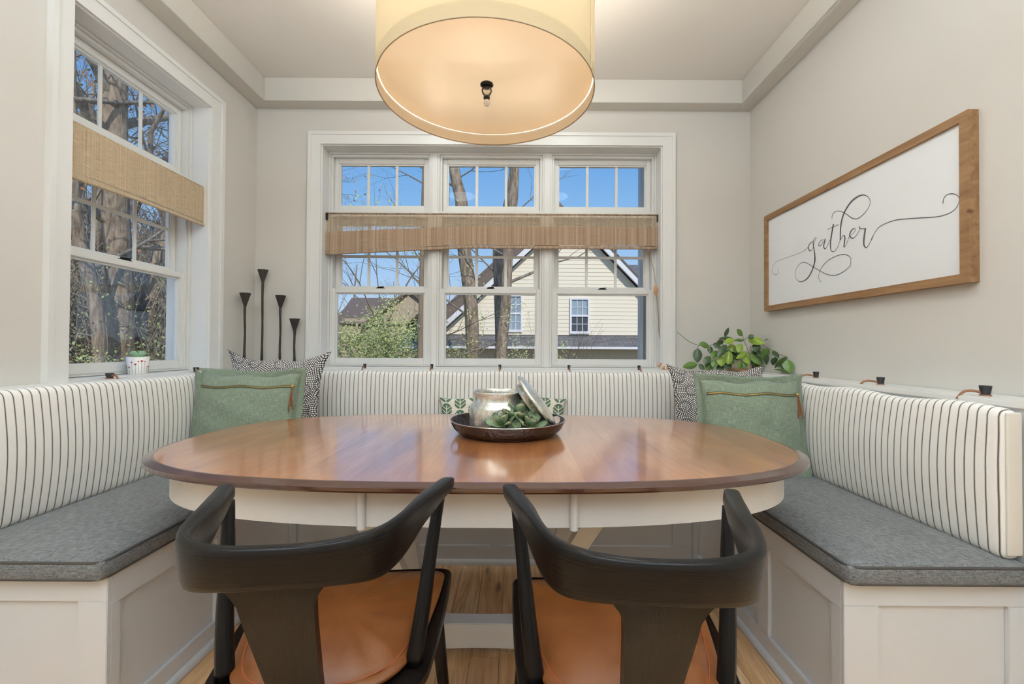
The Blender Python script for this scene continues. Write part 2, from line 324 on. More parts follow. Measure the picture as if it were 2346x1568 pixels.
# ------------------------------------------------------------------ mesh helpers
MW = {}
def W(o):
    return MW.get(o.name, Matrix.Identity(4)) if o is not None else Matrix.Identity(4)
class MB:
    def __init__(s): s.v = []; s.f = []; s.uvs = {}
    def quadv(s, pts, uv=None):
        i = len(s.v); s.v += [tuple(p) for p in pts]; s.f.append(tuple(range(i, i+len(pts))))
        if uv: s.uvs[len(s.f)-1] = uv
        return s
    def box(s, x0, x1, y0, y1, z0, z1):
        if x0 > x1: x0, x1 = x1, x0
        if y0 > y1: y0, y1 = y1, y0
        if z0 > z1: z0, z1 = z1, z0
        i = len(s.v)
        s.v += [(x0, y0, z0), (x1, y0, z0), (x1, y1, z0), (x0, y1, z0), (x0, y0, z1), (x1, y0, z1), (x1, y1, z1), (x0, y1, z1)]
        s.f += [tuple(i+j for j in q) for q in ((3, 2, 1, 0), (4, 5, 6, 7), (0, 1, 5, 4), (1, 2, 6, 5), (2, 3, 7, 6), (3, 0, 4, 7))]
        return s
    def prism(s, poly, vec):
        i = len(s.v); n = len(poly); vec = Vector(vec)
        s.v += [tuple(p) for p in poly]+[tuple(Vector(p)+vec) for p in poly]
        s.f.append(tuple(i+j for j in range(n-1, -1, -1))); s.f.append(tuple(i+n+j for j in range(n)))
        for j in range(n):
            k = (j+1) % n; s.f.append((i+j, i+k, i+n+k, i+n+j))
        return s
    def tube(s, pts, rad, n=8, closed=False, caps=True):
        pts = [Vector(p) for p in pts]; N = len(pts)
        if not isinstance(rad, (list, tuple)): rad = [rad]*N
        base = len(s.v); up = None
        for i, p in enumerate(pts):
            if closed: t = pts[(i+1) % N]-pts[i-1]
            else: t = pts[min(i+1, N-1)]-pts[max(i-1, 0)]
            t = t.normalized() if t.length > 1e-9 else Vector((0, 0, 1))
            if up is None:
                up = Vector((0, 0, 1)) if abs(t.z) < .9 else Vector((1, 0, 0))
            a = t.cross(up); a = a.normalized() if a.length > 1e-6 else t.orthogonal().normalized(); b = a.cross(t).normalized(); up = b
            for j in range(n):
                q = 2*PI*j/n; s.v.append(tuple(p+rad[i]*(math.cos(q)*a+math.sin(q)*b)))
        M_ = N if closed else N-1
        for i in range(M_):
            for j in range(n):
                k = (j+1) % n; i2 = (i+1) % N
                s.f.append((base+i*n+j, base+i*n+k, base+i2*n+k, base+i2*n+j)); s.uvs[len(s.f)-1] = [(i/N, j/n), (i/N, (j+1)/n), ((i+1)/N, (j+1)/n), ((i+1)/N, j/n)]
        if caps and not closed:
            s.f.append(tuple(base+j for j in range(n-1, -1, -1))); s.f.append(tuple(base+(N-1)*n+j for j in range(n)))
        return s
    def lathe(s, prof, c=(0, 0, 0), n=32, mat=None):
        c = Vector(c); base = len(s.v); m = len(prof)
        for r, z in prof:
            for j in range(n):
                q = 2*PI*j/n; p = Vector((r*math.cos(q), r*math.sin(q), z))
                if mat: p = mat @ p
                s.v.append(tuple(p+c))
        for i in range(m-1):
            for j in range(n):
                k = (j+1) % n; s.f.append((base+i*n+j, base+i*n+k, base+(i+1)*n+k, base+(i+1)*n+j))
        if prof[0][0] > 1e-4: s.f.append(tuple(base+j for j in range(n-1, -1, -1)))
        if prof[-1][0] > 1e-4: s.f.append(tuple(base+(m-1)*n+j for j in range(n)))
        return s
    def grid(s, fn, nu, nv, flip=False, cu=False):
        base = len(s.v)
        for i in range(nu+1):
            for j in range(nv+1): s.v.append(tuple(fn(i/nu, j/nv)))
        for i in range(nu):
            for j in range(nv):
                a = base+i*(nv+1)+j; q = (a, a+nv+1, a+nv+2, a+1); uv = [(i/nu, j/nv), ((i+1)/nu, j/nv), ((i+1)/nu, (j+1)/nv), (i/nu, (j+1)/nv)]
                if flip: q = q[::-1]; uv = uv[::-1]
                s.f.append(q); s.uvs[len(s.f)-1] = uv
        return s
    def build(s, name, mat, parent=None, smooth=False, bevel=None, world=True, weld=None):
        me = bpy.data.meshes.new(name)
        vs = s.v
        if parent is not None and world:
            inv = W(parent).inverted(); vs = [tuple(inv @ Vector(p)) for p in s.v]
        me.from_pydata(vs, [], s.f)
        if s.uvs:
            ul = me.uv_layers.new(name='UVMap')
            for fi, uv in s.uvs.items():
                pl = me.polygons[fi]
                for k, li in enumerate(pl.loop_indices): ul.data[li].uv = uv[k]
        bm = bmesh.new(); bm.from_mesh(me)
        if weld: bmesh.ops.remove_doubles(bm, verts=bm.verts, dist=weld)
        bmesh.ops.recalc_face_normals(bm, faces=bm.faces)
        if bevel: bmesh.ops.bevel(bm, geom=list(bm.edges), offset=bevel, segments=2, affect='EDGES', clamp_overlap=True)
        bm.to_mesh(me); bm.free()
        if smooth: me.shade_smooth()
        me.materials.append(M[mat] if isinstance(mat, str) else mat)
        o = bpy.data.objects.new(name, me); C.objects.link(o)
        if parent is not None: o.parent = parent; MW[o.name] = W(parent)
        return o
def tag(o, label=None, cat=None, group=None, kind=None):
    if label: o['label'] = label
    if cat: o['category'] = cat
    if group: o['group'] = group
    if kind: o['kind'] = kind
    return o
def thing(name, label, cat, loc=(0, 0, 0), rot=(0, 0, 0), group=None, kind=None):
    o = bpy.data.objects.new(name, None); C.objects.link(o); o.location = loc; o.rotation_euler = rot; o.empty_display_size = .05
    MW[o.name] = Matrix.Translation(Vector(loc)) @ Euler(rot).to_matrix().to_4x4()
    return tag(o, label, cat, group, kind)
def setting(name, label=None):
    o = bpy.data.objects.new(name, None); C.objects.link(o); o['kind'] = 'structure'
    if label: o['label'] = label
    return o
def bx(*a): return MB().box(*a)
def coords(h0, h1, r, n, k=3):
    a = [h0+r*(1-math.cos(PI/2*i/k)) for i in range(k)]
    mid = [h0+r+(h1-h0-2*r)*i/n for i in range(n+1)]
    b = [h1-r*(1-math.cos(PI/2*i/k)) for i in range(k-1, -1, -1)]
    return a+mid+b
def rbox(x0, x1, y0, y1, z0, z1, r, nx=1, ny=1, nz=1, fn=None, k=3):
    """rounded box as a welded grid surface; fn(p) bends each point"""
    mb = MB(); lo = Vector((x0, y0, z0)); hi = Vector((x1, y1, z1))
    cs = [coords(x0, x1, r, nx, k), coords(y0, y1, r, ny, k), coords(z0, z1, r, nz, k)]
    idx = {}
    def vert(p):
        key = tuple(round(c, 6) for c in p)
        if key in idx: return idx[key]
        q = Vector(p); inner = Vector([min(max(q[i], lo[i]+r), hi[i]-r) for i in range(3)])
        d = q-inner
        if d.length > 1e-9: q = inner+r*d.normalized()
        if fn: q = Vector(fn(q))
        mb.v.append(tuple(q)); idx[key] = len(mb.v)-1; return idx[key]
    for ax in range(3):
        a, b = (ax+1) % 3, (ax+2) % 3
        for val in (lo[ax], hi[ax]):
            for i in range(len(cs[a])-1):
                for j in range(len(cs[b])-1):
                    q = []
                    for ii, jj in ((i, j), (i+1, j), (i+1, j+1), (i, j+1)):
                        p = [0, 0, 0]; p[ax] = val; p[a] = cs[a][ii]; p[b] = cs[b][jj]; q.append(vert(p))
                    if len(set(q)) > 2: mb.f.append(tuple(q))
    return mb
def crom(P, n=6):
    P = [Vector(p) for p in P]; out = []
    for i in range(len(P)-1):
        a = P[max(i-1, 0)]; b = P[i]; c = P[i+1]; d = P[min(i+2, len(P)-1)]
        for k in range(n):
            t = k/n; out.append(.5*((2*b)+(-a+c)*t+(2*a-5*b+4*c-d)*t*t+(-a+3*b-3*c+d)*t**3))
    out.append(P[-1]); return out
def copy_obj(o, parent=None):
    c = o.copy(); C.objects.link(c); c.parent = parent; return c
def copy_tree(o, parent=None):
    kids = [x for x in bpy.data.objects if x.parent == o]
    c = copy_obj(o, parent)
    for k in kids: copy_tree(k, c)
    return c

# ------------------------------------------------------------------ room shell
XL, XR, YB, ZC, ZL = -1.68, 1.488, 2.82, 2.742, .937
YR = -3.6
fl = setting('floor', 'knotty honey and brown oak plank floor between the benches')
bx(XL-.2, XR+.2, YR-.1, YB+.16, -.06, -.012).build('subfloor', 'black_metal', fl)
random.seed(11)
x = XL; PWID = .1015
ymap = [(-3.6, -.2), (-.2, .6), (.6, 1.55), (1.55, 2.82)]
i = 0
while x < XR:
    cuts = sorted([random.uniform(-.9, .2), random.uniform(.9, 1.9)]); ys = [YR, *cuts, YB]
    if x+PWID < -1.2 or x > .98: ys = [YR, YB]
    for a, b in zip(ys[:-1], ys[1:]):
        bx(x+.0006, min(x+PWID, XR)-.0006, a+.0006, b-.0006, -.012, 0).build('plank', 'floor', fl, bevel=.0012)
    x += PWID
ce = bx(XL-.2, XR+.2, YR-.1, YB+.18, ZC, ZC+.2).build('ceiling', 'ceiling_paint'); tag(ce, kind='structure')
WX0, WX1, WZ1 = -1.262, .922, 2.368
wb = MB().box(XL-.18, WX0, YB, YB+.16, 0, ZC).box(WX1, XR+.18, YB, YB+.16, 0, ZC).box(WX0, WX1, YB, YB+.16, 0, ZL-.02).box(WX0, WX1, YB, YB+.16, WZ1, ZC).build('wall_back', 'wall'); tag(wb, kind='structure')
LY0, LY1 = 1.637, 2.385
wl = MB().box(XL-.18, XL, YR, LY0, 0, ZC).box(XL-.18, XL, LY1, YB, 0, ZC).box(XL-.18, XL, LY0, LY1, 0, ZL-.02).box(XL-.18, XL, LY0, LY1, WZ1, ZC).build('wall_left', 'wall'); tag(wl, kind='structure')
tag(bx(XR, XR+.18, YR, YB, 0, ZC).build('wall_right', 'wall'), kind='structure')
tag(bx(XL-.18, XR+.18, YR-.15, YR, 0, ZC).build('wall_rear', 'wall'), kind='structure')
ZS = 2.598; S = .10
t = setting('trim_1', 'painted box beam along the top of the window wall')
bx(XL+S, XR-S, YB-S, YB, ZS, ZC).build('beam', 'cove_paint', t, bevel=.002)
t = setting('trim_2', 'painted box beam along the top of the left wall')
bx(XL, XL+S, YR, YB, ZS, ZC).build('beam', 'cove_paint', t, bevel=.002)
t = setting('trim_3', 'painted box beam along the top of the right wall')
bx(XR-S, XR, YR, YB, ZS, ZC).build('beam', 'cove_paint', t, bevel=.002)
bx(XR-S+.012, XR-S+.030, YR, YB-S+.01, ZS-.004, ZS).build('bead', 'cove_paint', t)

# ------------------------------------------------------------------ windows
def frame_boxes(name, parent, mat, axis, a0, a1, z0, z1, d0, d1, wl_, wr_, wt, wb_, bevel=.002):
    """rectangular frame; axis 'x' spans x with depth y (d0..d1); axis 'y' spans y with depth x"""
    mb = MB()
    def B(p0, p1, q0, q1):
        if axis == 'x': mb.box(p0, p1, d0, d1, q0, q1)
        else: mb.box(d0, d1, p0, p1, q0, q1)
    B(a0, a0+wl_, z0, z1); B(a1-wr_, a1, z0, z1); B(a0+wl_, a1-wr_, z1-wt, z1); B(a0+wl_, a1-wr_, z0, z0+wb_)
    return mb.build(name, mat, parent, bevel=bevel)
def slab(name, parent, mat, axis, a0, a1, z0, z1, d0, d1, bevel=None):
    mb = bx(a0, a1, d0, d1, z0, z1) if axis == 'x' else bx(d0, d1, a0, a1, z0, z1)
    return mb.build(name, mat, parent, bevel=bevel)
def casing(parent, axis, a0, a1, z0, z1, wid, d_wall, d_front, wr=None, wt=None):
    """mitred flat casing with a raised outer band and an inner bead, one object a side"""
    sg = 1 if d_front > d_wall else -1
    wr = wr or wid; wt = wt or wid
    def pt(a, z, d): return (a, d, z) if axis == 'x' else (d, a, z)
    def strip(name, poly, th, d0=0):
        P = [pt(a, z, d_wall+sg*d0) for a, z in poly]; v = (0, sg*(th-d0), 0) if axis == 'x' else (sg*(th-d0), 0, 0)
        return MB().prism(P, v).build(name, 'trim_paint', parent)
    th = abs(d_front-d_wall)
    strip('casing_board', [(a0, z0), (a0-wid, z0), (a0-wid, z1+wt), (a0, z1)], th)
    strip('casing_board', [(a1, z0), (a1+wr, z0), (a1+wr, z1+wt), (a1, z1)], th)
    strip('casing_board', [(a0, z1), (a1, z1), (a1+wr, z1+wt), (a0-wid, z1+wt)], th)
    k = .26
    strip('casing_band', [(a0-wid, z0), (a0-wid*(1-k), z0), (a0-wid*(1-k), z1+wt*(1-k)), (a0-wid, z1+wt)], th+.006, th)
    strip('casing_band', [(a1+wr, z0), (a1+wr*(1-k), z0), (a1+wr*(1-k), z1+wt*(1-k)), (a1+wr, z1+wt)], th+.006, th)
    strip('casing_band', [(a0-wid*(1-k), z1+wt*(1-k)), (a1+wr*(1-k), z1+wt*(1-k)), (a1+wr, z1+wt), (a0-wid, z1+wt)], th+.006, th)
def window_unit(win, axis, sgn, a0, a1, face, mirror=False):
    """one mulled unit: transom with three lights above a double-hung pair. face = interior plane of the frame; sgn = outward"""
    def D(a, b): return face+sgn*a, face+sgn*b
    # outer frame steps
    frame_boxes('unit_frame', win, 'vinyl', axis, a0, a1, .945, 2.362, *D(0, .03), .012, .012, .012, .006)
    frame_boxes('unit_frame', win, 'vinyl', axis, a0+.012, a1-.012, .951, 2.350, *D(.012, .11), .014, .014, .016, .004)
    slab('transom_bar', win, 'vinyl', axis, a0+.012, a1-.012, 1.935, 1.975, *D(.002, .11), .002)
    # transom sash
    def sash(name, s0, s1, z0, z1, d0, d1, sw, tw, bw, cols, rows, zlist=None):
        p = frame_boxes(name, win, 'vinyl', axis, s0, s1, z0, z1, *D(d0, d1), sw, sw, tw, bw, .003)
        g0, g1, h0, h1 = s0+sw, s1-sw, z0+bw, z1-tw; dm = (d0+d1)/2+.006
        mb = MB(); 
        # thin glazing bead, a step back from the sash face
        e0, e1 = D(d0+.010, d1-.004); b_ = .008
        q = frame_boxes('glazing_bead', p, 'vinyl', axis, g0, g1, h0, h1, e0, e1, b_, b_, b_, b_, None)
        for c in range(1, cols):
            a = g0+(g1-g0)*c/cols; slab('muntin', p, 'vinyl', axis, a-.009, a+.009, h0, h1, *D(dm-.010, dm-.002), .002)
        for zz in (zlist or []):
            slab('muntin', p, 'vinyl', axis, g0, g1, zz-.009, zz+.009, *D(dm-.0098, dm-.0022), .002)
        slab('pane', p, 'window_glass', axis, g0+.002, g1-.002, h0+.002, h1-.002, *D(dm, dm+.003))
        return p
    i0, i1 = a0+.026, a1-.026
    sash('transom_sash', i0, i1, 1.975, 2.334, .040, .075, .030, .034, .038, 3, 1)
    sash('upper_sash', i0, i1, 1.440, 1.935, .062, .092, .030, .035, .035, 3, 2, [1.683])
    lo = sash('lower_sash', a0+.014, a1-.014, .953, 1.460, .016, .046, .034, .030, .037, 1, 1)
    m = (a0+a1)/2
    q = MB()
    if axis == 'x': q.box(m-.026, m+.026, face+sgn*.020, face+sgn*.040, 1.460, 1.466).tube([(m-.02, face+sgn*.03, 1.469), (m+.022, face+sgn*.022, 1.471)], .0045, 6)
    else: q.box(face+sgn*.020, face+sgn*.040, m-.026, m+.026, 1.460, 1.466).tube([(face+sgn*.03, m-.02, 1.469), (face+sgn*.022, m+.022, 1.471)], .0045, 6)
    q.build('sash_lock', 'black_metal', lo)
w1 = setting('window_1', 'triple window with lifted bamboo shade facing the cream house')
casing(w1, 'x', WX0, WX1, ZL, WZ1, .080, YB, YB-.018)
mb = MB().box(WX0, WX0+.008, YB-.004, YB+.16, ZL, WZ1).box(WX1-.008, WX1, YB-.004, YB+.16, ZL, WZ1).box(WX0+.008, WX1-.008, YB-.004, YB+.16, WZ1-.006, WZ1)
mb.build('jamb_liner', 'trim_paint', w1)
bx(WX0, WX1, YB-.0, YB+.16, ZL-.02, ZL+.006).build('stool', 'trim_paint', w1, bevel=.003)
face = YB+.088
for a0, a1 in ((-1.255, -.570), (-.531, .172), (.213, .915)): window_unit(w1, 'x', 1, a0, a1, face)
for a0, a1 in ((-.570, -.531), (.172, .213)): bx(a0, a1, face-.004, face+.1, .943, 2.362).build('mullion', 'vinyl', w1, bevel=.003)
w2 = setting('window_2', 'tall window in the left wall looking into bare woods')
casing(w2, 'y', LY0, LY1, ZL, WZ1, .080, XL, XL+.018, wr=.098)
mb = MB().box(XL-.16, XL+.004, LY0, LY0+.008, ZL, WZ1).box(XL-.16, XL+.004, LY1-.008, LY1, ZL, WZ1).box(XL-.16, XL+.004, LY0+.008, LY1-.008, WZ1-.006, WZ1)
mb.build('jamb_liner', 'trim_paint', w2)
bx(XL-.16, XL, LY0, LY1, ZL-.02, ZL+.006).build('stool', 'trim_paint', w2, bevel=.003)
window_unit(w2, 'y', -1, LY0+.008, LY1-.008, XL-.085)

# ------------------------------------------------------------------ bamboo shades
def shade_thing(name, label, pt, L, ztop, zfold0, zfold1, zb0, zb1, mats, dsg, n=60):
    """pt(a, z, d) maps along-length a in 0..1, height and depth offset"""
    t = thing(name, label, 'blind', pt(.5, ztop, 0))
    wv = lambda a: .0015*math.sin(a*31)+.001*math.sin(a*83)
    def zb(a): return zb0+(zb1-zb0)*min(1, a/.42)
    def zf(a): return zfold0+(zfold1-zfold0)*min(1, a/.42)
    vs = (ztop-zb1)
    MB().grid(lambda a, v: pt(a, ztop+(zb(a)+.012-ztop)*v, .006+wv(a)), n, 6).build('woven_sheet', mats[0], t, smooth=True)
    MB().grid(lambda a, v: pt(a, zf(a)+(zb(a)+.014-zf(a))*v, -.003+wv(a)), n, 4).build('woven_fold', mats[1], t, smooth=True)
    MB().grid(lambda a, v: pt(a, zf(a)+(zb(a)+.02-zf(a))*v, .003+wv(a)), n, 4).build('woven_fold', mats[1], t, smooth=True)
    for q in (0, 1, 2):
        zz = lambda a, q=q: zb(a)+.009*(q-1)*(1-.45*min(1, a/.42))
        MB().tube([pt(a/n, zz(a/n), -.003+.003*q) for a in range(n+1)], [.0075-.0015*min(1, (a/n)/.42) for a in range(n+1)], 8).build('rolled_fold', mats[1], t, smooth=True)
    e = MB()
    p0 = Vector(pt(0, ztop, .006)); p1 = Vector(pt(1, ztop, .006))
    MB().tube([p0, p1], .006, 8).build('head_rail', mats[1], t, smooth=True)
    return t
bz = lambda a, z, d: (WX0+.012+(WX1-WX0-.024)*a, YB+.052+d, z)
sb = shade_thing('roman_shade', 'long woven bamboo shade folded across the triple window', bz, 2.16, 1.944, 1.820, 1.862, 1.685, 1.727, ('bamboo_single', 'bamboo_fold'), 0, 90)
for a in (0, 1):
    p = bz(a, 1.92, 0); bx(p[0]-.006+(.010 if a else -.010)*.5, p[0]+.006, p[1]-.004, p[1]+.02, 1.90, 1.946).build('end_bracket', 'black_metal', sb)
bl = lambda a, z, d: (XL-.022-d, LY0+.010+(LY1-LY0-.012)*a, z)
shade_thing('roman_shade', 'short woven bamboo shade halfway up the window onto the woods', bl, .74, 1.930, 1.925, 1.925, 1.722, 1.728, ('bamboo_close', 'bamboo_close'), 0, 40)
# lift cord, cleat and tassels at the right jamb of the triple window
cd = thing('shade_cord', 'twisted lift cord with wooden tassels beside the triple window', 'cord', (.90, 2.84, 1.45))
P1 = crom([(.852, 2.862, 1.716), (.880, 2.850, 1.58), (.896, 2.848, 1.47)], 8)
MB().tube(P1, .0018, 6).build('upper_cord', 'cord_fibre', cd, smooth=True)
mb = MB(); 
for k in range(6): mb.tube([(.893+.004*math.cos(q), 2.846-.004+.001*k*0, 1.448+.034*math.sin(q)+.0) for q in [2*PI*j/16+k*.2 for j in range(16)]], .0022+.0003*k, 5, closed=True)
mb.lathe([(.0, -.012), (.010, -.008), (.012, 0), (.010, .008), (0, .012)], (.893, 2.846, 1.448), 12, Matrix.Scale(2.6, 4, Vector((0, 0, 1))).to_3x3())
mb.build('cord_cleat', 'tassel_wood', cd, smooth=True)
for k in range(3):
    ph = k*2.1
    base = crom([(.896, 2.842, 1.42), (.906, 2.840, 1.30), (.912, 2.838, 1.18), (.926, 2.830, 1.06), (.942+.004*k, 2.822, 1.0)], 10)
    pts = [p+Vector((.0022*math.cos(i*.8+ph), .0022*math.sin(i*.8+ph), 0)) for i, p in enumerate(base)]
    end = [(.915, 2.815, .975), (.934, 2.808, .962), (.954, 2.802, .957)][k]
    pts += crom([pts[-1], end], 5)[1:]
    MB().tube(pts, .0014, 5).build('cord', 'cord_fibre', cd, smooth=True)
    d = (Vector(end)-Vector(base[-1])).normalized()
    m3 = d.to_track_quat('Z', 'Y').to_matrix()
    MB().lathe([(.002, -.004), (.0055, 0), (.0075, .012), (.010, .022), (.0105, .026), (.004, .027)], Vector(end)-d*.004, 12, m3).build('tassel', 'tassel_wood', cd, smooth=True)

# ------------------------------------------------------------------ built-in benches
ZB = .455
def panelled(parent, pt, length, stiles, z0=.02, z1=.455, zr0=.078, zr1=.39, th=.013):
    """face frame with separate rails and stiles over a recessed panel board. pt(a, z, d): d = distance proud of the panel"""
    def blk(name, a0, a1, q0, q1, d0, d1, bev=.0015):
        P = [pt(a, z, d) for a in (a0, a1) for z in (q0, q1) for d in (d0, d1)]
        xs, ys, zs = zip(*P); return bx(min(xs), max(xs), min(ys), max(ys), min(zs), max(zs)).build(name, 'wainscot_paint', parent, bevel=bev)
    blk('bottom_rail', 0, length, z0, zr0, 0, th)
    blk('top_rail', 0, length, zr1, z1, 0, th)
    for a0, a1 in stiles: blk('stile', a0, a1, zr0, zr1, 0, th)
    ed = [0]+[v for s in stiles for v in s]+[length]
    for (s0, s1), (t0, t1) in zip(stiles[:-1], stiles[1:]): blk('panel', s1, t0, zr0, zr1, -.006, .001, None)
def quarter_round(parent, pt, length):
    P = []
    prof = [(0, 0), (.016, 0), (.0155, .006), (.013, .011), (.008, .0145), (0, .016)]
    f = [pt(0, z*1.6, d) for d, z in prof]; g = [pt(length, z*1.6, d) for d, z in prof]
    mb = MB(); n = len(prof); mb.v += f+g
    for i in range(n-1): mb.f.append((i, i+1, n+i+1, n+i))
    mb.f += [tuple(range(n)), tuple(range(2*n-1, n-1, -1))]
    mb.build('shoe_moulding', 'wainscot_paint', parent, smooth=False)
yn, yf = 1.18, 2.195
# left bench
lb = thing('banquette_bench', 'white panelled built-in bench base along the left wall', 'bench', (-1.35, 1.7, 0))
bx(-1.60, -1.098, yn+.013, yf, 0, ZB).build('body', 'wainscot_paint', lb)
bx(XL, -1.60, yn-.03, YB, 0, ZL-.022).build('back_riser', 'wainscot_paint', lb)
bx(XL, -1.592, yn-.04, YB, ZL-.022, ZL).build('ledge', 'trim_paint', lb, bevel=.004)
panelled(lb, lambda a, z, d: (-1.098+d, yn+max(a, .0132), z), yf-yn, [(0, .042), (.428, .50), (.955, 1.015)], zr1=.375)
quarter_round(lb, lambda a, z, d: (-1.085+d-.002, yn+a, z), yf-yn)
panelled(lb, lambda a, z, d: (-1.60+a, yn+.013-d, z), .515, [(0, .06), (.436, .515)], zr1=.392)
# right bench
rb = thing('banquette_bench', 'white panelled built-in bench base along the right wall', 'bench', (1.12, 1.7, 0))
bx(.885, 1.355, yn+.013, yf, 0, ZB).build('body', 'wainscot_paint', rb)
bx(1.355, XR, yn-.03, YB, 0, ZL-.022).build('back_riser', 'wainscot_paint', rb)
bx(1.347, XR, yn-.04, YB, ZL-.022, ZL).build('ledge', 'trim_paint', rb, bevel=.004)
panelled(rb, lambda a, z, d: (.885-d, yn+max(a, .0132), z), yf-yn, [(0, .05), (.355, .425), (.955, 1.015)], zr1=.375)
quarter_round(rb, lambda a, z, d: (.872-d+.002, yn+a, z), yf-yn)
panelled(rb, lambda a, z, d: (.872+a, yn+.013-d, z), .483, [(0, .093), (.438, .483)], zr1=.392)
# back bench
bb = thing('banquette_bench', 'white panelled built-in bench base under the triple window', 'bench', (-.1, 2.45, 0))
bx(-1.60, 1.355, yf+.013, 2.715, 0, ZB).build('body', 'wainscot_paint', bb)
bx(-1.60, 1.355, 2.715, YB, 0, ZL-.022).build('back_riser', 'wainscot_paint', bb)
bx(-1.592, 1.347, 2.707, YB, ZL-.022, ZL).build('ledge', 'trim_paint', bb, bevel=.004)
o0 = -1.085
panelled(bb, lambda a, z, d: (o0+a, yf+.013-d, z), 1.957, [(0, .30), (.955, 1.016), (1.306, 1.375), (1.86, 1.957)], zr0=.092, zr1=.37)
quarter_round(bb, lambda a, z, d: (o0+a, yf-d+.001, z), 1.957)
# seat cushions
def seat_fn(x0, x1, y0, y1, zt):
    def fn(p):
        u = (p.x-(x0+x1)/2)/((x1-x0)/2); v = (p.y-(y0+y1)/2)/((y1-y0)/2)
        q = max(0, 1-u**4)*max(0, 1-v**6)
        if p.z > zt-.02: p.z += .012*q+.0025*math.sin(p.x*19+p.y*7)*q
        return p
    return fn
def cushion(label, x0, x1, y0, y1, grp):
    z0, z1 = ZB+.001, .513
    t = thing('seat_cushion', label, 'cushion', ((x0+x1)/2, (y0+y1)/2, z0), group=grp)
    rbox(x0, x1, y0, y1, z0, z1, .018, 14, 18, 1, seat_fn(x0, x1, y0, y1, z1)).build('pad', 'charcoal', t, smooth=True)
    for zz in (z1-.006, z0+.008):
        i = .003; r = .028; P = []
        for cx_, cy_, a0 in ((x1-r-i, y1-r-i, 0), (x0+r+i, y1-r-i, PI/2), (x0+r+i, y0+r+i, PI), (x1-r-i, y0+r+i, 1.5*PI)):
            for k in range(5): P.append((cx_+(r-.001)*math.cos(a0+k*PI/8), cy_+(r-.001)*math.sin(a0+k*PI/8), zz))
        Q = []
        for a, b in zip(P, P[1:]+P[:1]):
            n = max(1, int((Vector(a)-Vector(b)).length/.04))
            for k in range(n): Q.append(tuple(Vector(a).lerp(Vector(b), k/n)))
        MB().tube(Q, .0036, 6, closed=True).build('piping', 'charcoal_piping', t, smooth=True)
    return t
GC = 'charcoal bench seat cushions'
cushion('charcoal seat cushion on the bench along the left wall', -1.595, -1.072, 1.148, 2.172, GC)
cushion('charcoal seat cushion on the bench along the right wall', .862, 1.348, 1.148, 2.172, GC)
cushion('charcoal seat cushion on the bench under the triple window', -1.595, 1.348, 2.178, 2.70, GC)
# striped back cushions
def backrest(label, axis, a0, a1, dback, dfront, z0, z1, mat, sag):
    t = thing('back_cushion', label, 'cushion', ((dback+dfront)/2, (a0+a1)/2, z0) if axis == 'y' else ((a0+a1)/2, (dback+dfront)/2, z0), group='ticking stripe back cushions')
    sg = 1 if dfront > dback else -1
    def fn(p):
        a = p.y if axis == 'y' else p.x; d = p.x if axis == 'y' else p.y
        u = (a-(a0+a1)/2)/((a1-a0)/2); v = (p.z-z0)/(z1-z0)*2-1
        bul = max(0, 1-abs(u)**10)*max(0, 1-v*v)
        f = (d-dback)/(dfront-dback)
        d += sg*.020*bul*f+sg*.010*(.5-v*.5)*f*0
        z = p.z+sag(a)*((p.z-z0)/(z1-z0))
        return (d, a, z) if axis == 'y' else (a, d, z)
    lo, hi = min(dback, dfront), max(dback, dfront)
    mb = rbox(lo, hi, a0, a1, z0, z1, .022, 1, 36, 12, fn) if axis == 'y' else rbox(a0, a1, lo, hi, z0, z1, .022, 36, 1, 12, fn)
    mb.build('cover', mat, t, smooth=True)
    return t
sag = lambda a: .004*math.sin(a*9)-.003
backrest('striped ticking back cushion against the left wall ledge', 'y', 1.10, 2.645, -1.600, -1.548, .512, .934, 'ticking_stripe_y', lambda a: .002*math.sin(a*9))
rc = backrest('striped ticking back cushion against the right wall ledge', 'y', 1.178, 2.645, 1.347, 1.295, .512, .922, 'ticking_stripe_y', lambda a: .006*math.cos((a-1.31)*2*PI/.42)-.004)
backrest('striped ticking back cushion under the triple window', 'x', -1.545, 1.293, 2.708, 2.652, .512, .924, 'ticking_stripe_x', lambda a: .004*math.cos((a+.105)*2*PI/.425))
# end gusset of the right back cushion with its dashed stripe
mb = rbox(1.303, 1.343, 1.1735, 1.182, .528, .908, .004, 1, 1, 8, lambda p: p)
mb.build('end_gusset', 'ticking_gusset', rc, smooth=True)
# black pegs on the ledges with the leather straps that tie the back cushions
PG = 'cushion pegs along the ledges'
def peg(label, x, y, vec, r=.012, h=.026, strap=True, px=0):
    t = thing('cushion_peg', label, 'peg', (x, y, ZL), group=PG)
    MB().lathe([(r*.72, .004), (r*.8, .008), (r, h-.002), (r*1.02, h), (r*.9, h+.001)], (x, y, ZL), 20).build('knob', 'rubber', t, smooth=False)
    MB().lathe([(r*.95, 0), (r*.95, .004)], (x, y, ZL), 16).build('washer', 'leather_strap', t)
    if strap:
        d = Vector(vec); n = d.cross(Vector((0, 0, 1))).normalized()*.0075
        P = crom([(x, y, ZL+.006), Vector((x, y, ZL+.014))+d*.45, Vector((x, y, ZL+.010))+d*.85, Vector((x, y, ZL-.012))+d*1.12], 5)
        MB().tube(P, .0038, 8).build('strap', 'leather_strap', t, smooth=True)
names = ['first peg from the left on the ledge under the triple window', 'second peg from the left on the ledge under the triple window', 'middle peg of the five on the ledge under the triple window', 'fourth peg from the left on the ledge under the triple window', 'last peg before the shade cord under the triple window']
for (x, y), nm in zip(((-.949, 2.752), (-.531, 2.750), (-.107, 2.745), (.322, 2.742), (.758, 2.745)), names): peg(nm, x, y, (0.0, -.045, 0), .0095, .028)
